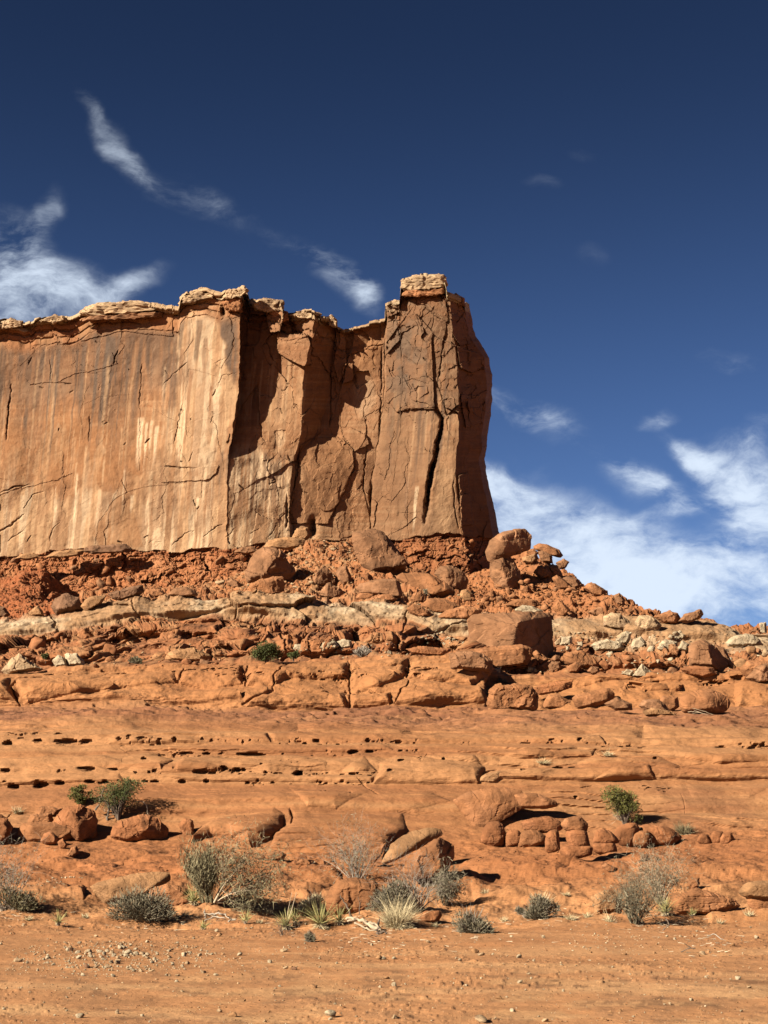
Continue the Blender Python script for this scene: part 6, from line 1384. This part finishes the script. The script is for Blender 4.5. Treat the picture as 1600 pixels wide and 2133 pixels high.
twiggy(10, 1898, 140, 120, 'tangled bare shrub cut by the left edge', 30, None, 2, .013, lean=(-.1, 0), fol=350)
sage(30, 1898, 110, 60, 'low olive grey shrub under the tangled bare shrub at the left edge', 3000, M_OLIVE, leaf=5)
twiggy(740, 1842, 84, 112, 'upright bare grey twig shrub on the bank left of the tilted slab', 30, None, 2, .011, spread=.6, fol=350)
sage(826, 1902, 130, 84, 'dense blue grey shrub behind the straw tuft', 4200, M_SAGE, leaf=5, lumps=14)
twiggy(866, 1900, 110, 104, 'pale branching bare shrub above the oval red boulder', 28, M_TWIG, 2, .014, spread=.65)
twiggy(928, 1884, 66, 66, 'thin grey twig shrub right of the pale branching bare shrub', 22, M_SAGE, 2, .008, fol=900)
sage(984, 1944, 92, 68, 'grey green feathery shrub at the sand edge right of the oval red boulder', 2400, M_SAGE, leaf=6.5, lumps=12)
sage(1128, 1914, 84, 60, 'dark grey cushion shrub with a straw top on the sand edge', 2200, M_SAGE, leaf=5, lumps=10)
sage(1084, 1906, 24, 20, 'tiny blue grey shrub left of the dark grey cushion shrub', 500, M_SAGE, leaf=4, lumps=4)
sage(1098, 1912, 20, 14, 'smallest grey sprig between the tiny shrub and the dark cushion shrub', 300, M_SAGE, leaf=4, lumps=3)
twiggy(1322, 1926, 104, 88, 'brown grey fan shaped twig shrub on the sand edge at the right', 54, M_SAGE, 2, .010, spread=.4, fol=380)
twiggy(1376, 1882, 110, 112, 'pale bare twig shrub behind the brown fan shaped shrub', 34, M_DEAD, 2, .010, spread=.6, fol=500)
sage(645, 1962, 24, 30, 'small round dark shrub alone on the sand under the large yucca', 700, M_SAGE, leaf=5, lumps=5)
twiggy(597, 1948, 40, 40, 'little brown twig shrub in front of the stalked yucca', 14, M_BARK, 1, .006)
sage(652, 1906, 62, 50, 'pale feathery shrub behind the yuccas', 1500, M_STRAW, leaf=8, lumps=8)
sage(758, 1368, 44, 26, 'pale grey shrub on the ledge top left of the flat table rock', 700, M_TWIG, leaf=6)
sage(283, 1383, 34, 16, 'low dark shrub on the ledge top left of the layered cream dome', 400, M_OLIVE, leaf=5)
sage(886, 1243, 14, 12, 'tiny grey shrub below the broad sloping slab', 150, M_SAGE, leaf=4, lumps=3)
sage(1112, 1401, 18, 12, 'tiny pale shrub in the shadow of the long flat slab', 200, M_STRAW, leaf=5, lumps=3)
sage(1045, 1424, 20, 12, 'tiny grey shrub in the shadow above the carved block', 200, M_SAGE, leaf=4, lumps=3)
tuft(828, 1932, 66, 46, 'thick rounded straw tuft in front of the blue grey shrub', 1500, M_STRAW, bend=.7)
tuft(1128, 1886, 46, 26, 'straw coloured grass on top of the dark grey cushion shrub', 250, M_STRAW)
tuft(1426, 1738, 40, 26, 'green grey grass tuft on the ledge right of the leaning juniper', 420, M_OLIVE)
tuft(1132, 1592, 34, 14, 'pale dry grass tuft on the upper slickrock ledge', 200, M_STRAW)
tuft(1264, 1576, 22, 12, 'small dry grass tuft higher on the slickrock ledge', 140, M_STRAW)
tuft(35, 1696, 30, 18, 'dry grass tuft behind the boulders at the left edge', 160, M_STRAW)
tuft(1190, 1918, 30, 14, 'low straw tuft right of the dark grey cushion shrub', 160, M_STRAW)
yucca(122, 1928, 28, 40, 'small upright yucca standing alone at the left of the sand', 60)
yucca(404, 1888, 50, 52, 'yellow green yucca under the big half dead shrub', 80)
yucca(425, 1938, 30, 20, 'low yucca among dead sticks below the half dead shrub', 50)
yucca(512, 1928, 24, 32, 'small yucca alone on the sand right of the dead sticks', 46)
yucca(596, 1938, 52, 50, 'yucca with two tall bare flower stalks', 90, True, 2)
yucca(615, 1934, 34, 42, 'yucca pressed against the right of the stalked yucca', 50)
yucca(668, 1936, 78, 68, 'largest yucca with a spiky crown and drooping dead leaves', 130)
yucca(706, 1936, 54, 42, 'sprawling yellow yucca right of the largest yucca', 80)
yucca(1386, 1914, 56, 44, 'pale yellow yucca at the foot of the twig shrubs on the right', 90)
yucca(1442, 1912, 22, 18, 'tiny grey yucca right of the pale yellow yucca', 36)
tuft(458, 1882, 32, 20, 'drooping dead yucca head below the half dead shrub', 160, M_STRAW, 'dead_yucca', 'dead plant', 'dead yucca heads', bend=1.2)
tuft(1270, 1922, 20, 18, 'small dead yucca cone on the sand left of the brown twig shrub', 120, M_STRAW, 'dead_yucca', 'dead plant', 'dead yucca heads', bend=1.0)
# dead wood
def wood(name, x, y, label, paths, mat=M_DEAD, cat='dead wood'):
    o, m = root_obj(name, x, y, label, cat, 'dead wood lying about')
    T = Tubes(); o0 = np.array(o.location)
    for pts, r0, r1 in paths:
        q = [np.array([(px - x) * m, dy, (y - py) * m]) for (px, py, dy) in pts]
        n = len(q); f = []
        for i in range(n - 1):
            for k in range(5): f.append(q[i] + (q[i + 1] - q[i]) * k / 5 + pr.normal(size=3) * m * .35 * r0)
        f.append(q[-1]); n = len(f); T.add(f, [(r0 + (r1 - r0) * i / (n - 1)) * m * .62 * pr.uniform(.7, 1.25) * (1 if i < n - 1 else .3) for i in range(n)], 7)
    T.build('wood', mat, o); return o
wood('fallen_log', 770, 1938, 'pale splintered fallen log right of the sprawling yucca', [([(722,1915,.1),(745,1916,.1),(770,1926,0),(795,1940,-.05)], 5, 7), ([(740,1924,0),(765,1934,-.05),(800,1944,-.1),(840,1950,-.1)], 4, 2.5), ([(760,1922,.1),(785,1930,.05),(792,1945,0)], 6, 4), ([(725,1920,.2),(760,1920,.15),(790,1932,.1)], 3, 3)])
wood('log_stub', 792, 1946, 'dark charred stub at the right end of the fallen log', [([(790,1948,0),(788,1930,0),(792,1915,0)], 6, 3), ([(790,1944,0),(800,1940,-.05),(806,1944,-.1)], 5, 3)], M_BARK)
wood('standing_stick', 722, 1910, 'dark dead stick standing before the bright ledge block', [([(732,1912,0),(722,1890,0),(709,1866,0)], 4.5, 2)], M_BARK)
wood('standing_stick', 750, 1906, 'thin forked stem standing right of the dark dead stick', [([(749,1908,0),(750,1885,0),(746,1870,0)], 1.6, .8), ([(750,1890,0),(754,1876,0)], 1, .6)], M_BARK)
for (x, y, lab, pts, r0, r1) in [(445, 1920, 'long thin grey stick, left of the sticks below the half dead shrub', [(420,1925,0),(445,1912,0),(470,1915,-.1)], 2, 1.6), (452, 1912, 'thick bent grey branch in the middle of the sticks below the half dead shrub', [(430,1908,.1),(450,1905,.1),(468,1908,.1),(478,1920,0)], 3.4, 2),
    (428, 1918, 'short upright grey stump beside the sticks below the half dead shrub', [(428,1920,0),(427,1910,0),(426,1900,0)], 3.4, 2), (482, 1924, 'knotted grey branch, right end of the sticks below the half dead shrub', [(468,1932,0),(480,1920,0),(492,1917,0)], 3.4, 2.2), (412, 1920, 'thin straight twig lying left of the low yucca among the sticks', [(398,1918,.1),(412,1921,.05),(425,1922,0)], 1.4, 1.2)]:
    wood('dead_stick', x, y, lab, [(pts, r0, r1)], M_TWIG)
wood('dead_branch', 1470, 1985, 'forked dead branch lying left of the stubby tan stone', [([(1420,1983,0),(1440,1976,0),(1450,1978,0)], 1.6, 2), ([(1428,1968,0),(1442,1977,0)], 1, 1.8)], M_BARK)
wood('dead_branch', 1500, 1958, 'bent fallen branch on the sand at the right', [([(1476,1952,.1),(1490,1948,.1),(1505,1957,0),(1517,1966,0)], 1.8, 1), ([(1485,1955,0),(1495,1961,0)], 1, 1)], M_TWIG)
wood('dead_branch', 1378, 1940, 'dark root curving from under the pale yellow yucca', [([(1390,1918,.1),(1394,1930,0),(1384,1936,0),(1373,1944,0)], 1.8, 1.6)], M_BARK)
wood('dead_boughs', 1470, 1490, 'pale dead branches in front of the round orange boulder', [([(1432,1483,0),(1450,1482,0),(1475,1490,0)], 1.2, 1), ([(1442,1475,0),(1465,1482,0),(1485,1489,0)], 1.3, 1), ([(1440,1486,0),(1460,1484,0)], 1, .8)])
wood('dead_bough', 285, 1704, 'pale arching dead branch right of the spreading juniper', [([(264,1686,0),(278,1672,0),(295,1671,0),(305,1682,0),(306,1700,0)], 1.2, 2.2)])
wood('dead_snag', 210, 1704, 'bare forked grey snag left of the spreading juniper', [([(198,1690,0),(208,1672,0),(214,1648,0),(218,1644,0)], 3.4, 1.6), ([(208,1674,0),(202,1668,0)], 1.6, 1.1)], M_BARK)
wood('dead_snag', 226, 1708, 'bare upright grey snag touching the left of the spreading juniper', [([(226,1708,0),(226,1690,0),(222,1664,0)], 3.8, 2.2)], M_BARK)

for (x, y, w, h) in [(60, 1918, 22, 14), (178, 1912, 18, 12), (385, 1912, 20, 14), (540, 1924, 16, 10), (560, 1905, 24, 16), (905, 1935, 20, 12), (1050, 1920, 18, 12), (1225, 1912, 22, 14), (1500, 1925, 20, 12), (1560, 1915, 24, 14), (700, 1872, 16, 12), (1010, 1862, 18, 12), (1180, 1868, 16, 10), (480, 1800, 18, 12)]:
    tuft(x, y, w, h, 'small dry grass tuft among the shrubs at the sand edge', 90, M_STRAW, group='small dry grass tufts of the sand edge')
def litter():
    n = 900; P, D, Ls = [], [], []
    spots = [(298, 1915, 90), (450, 1905, 110), (640, 1930, 90), (780, 1935, 110), (860, 1905, 100), (985, 1935, 70), (1125, 1908, 70), (1330, 1920, 100), (1400, 1910, 70), (30, 1900, 70), (800, 1960, 500), (1480, 1960, 90)]
    for i in range(n):
        x, y, r = spots[pr.randint(len(spots))]
        x, y = x + pr.normal() * r * .55, y + pr.normal() * 14 + 6
        if not (-30 < x < 1630 and 1800 < y < 2100): continue
        g = ground_at(x, y); P.append(g + [0, 0, .006]); a = pr.uniform(0, 6.28); D.append([math.cos(a), math.sin(a), pr.uniform(0, .15)]); Ls.append(pr.uniform(5, 20) * g[1] / FPX)
    P, D, Ls = np.array(P), np.array(D), np.array(Ls)
    V, F = strips(P, D, Ls, np.full(len(P), .011), .12, 2)
    tag(link('plant_litter', mesh_np('plant_litter', V, F), M_DEAD), 'dry twigs and leaf litter lying around the shrubs', None, None, 'stuff')
litter()
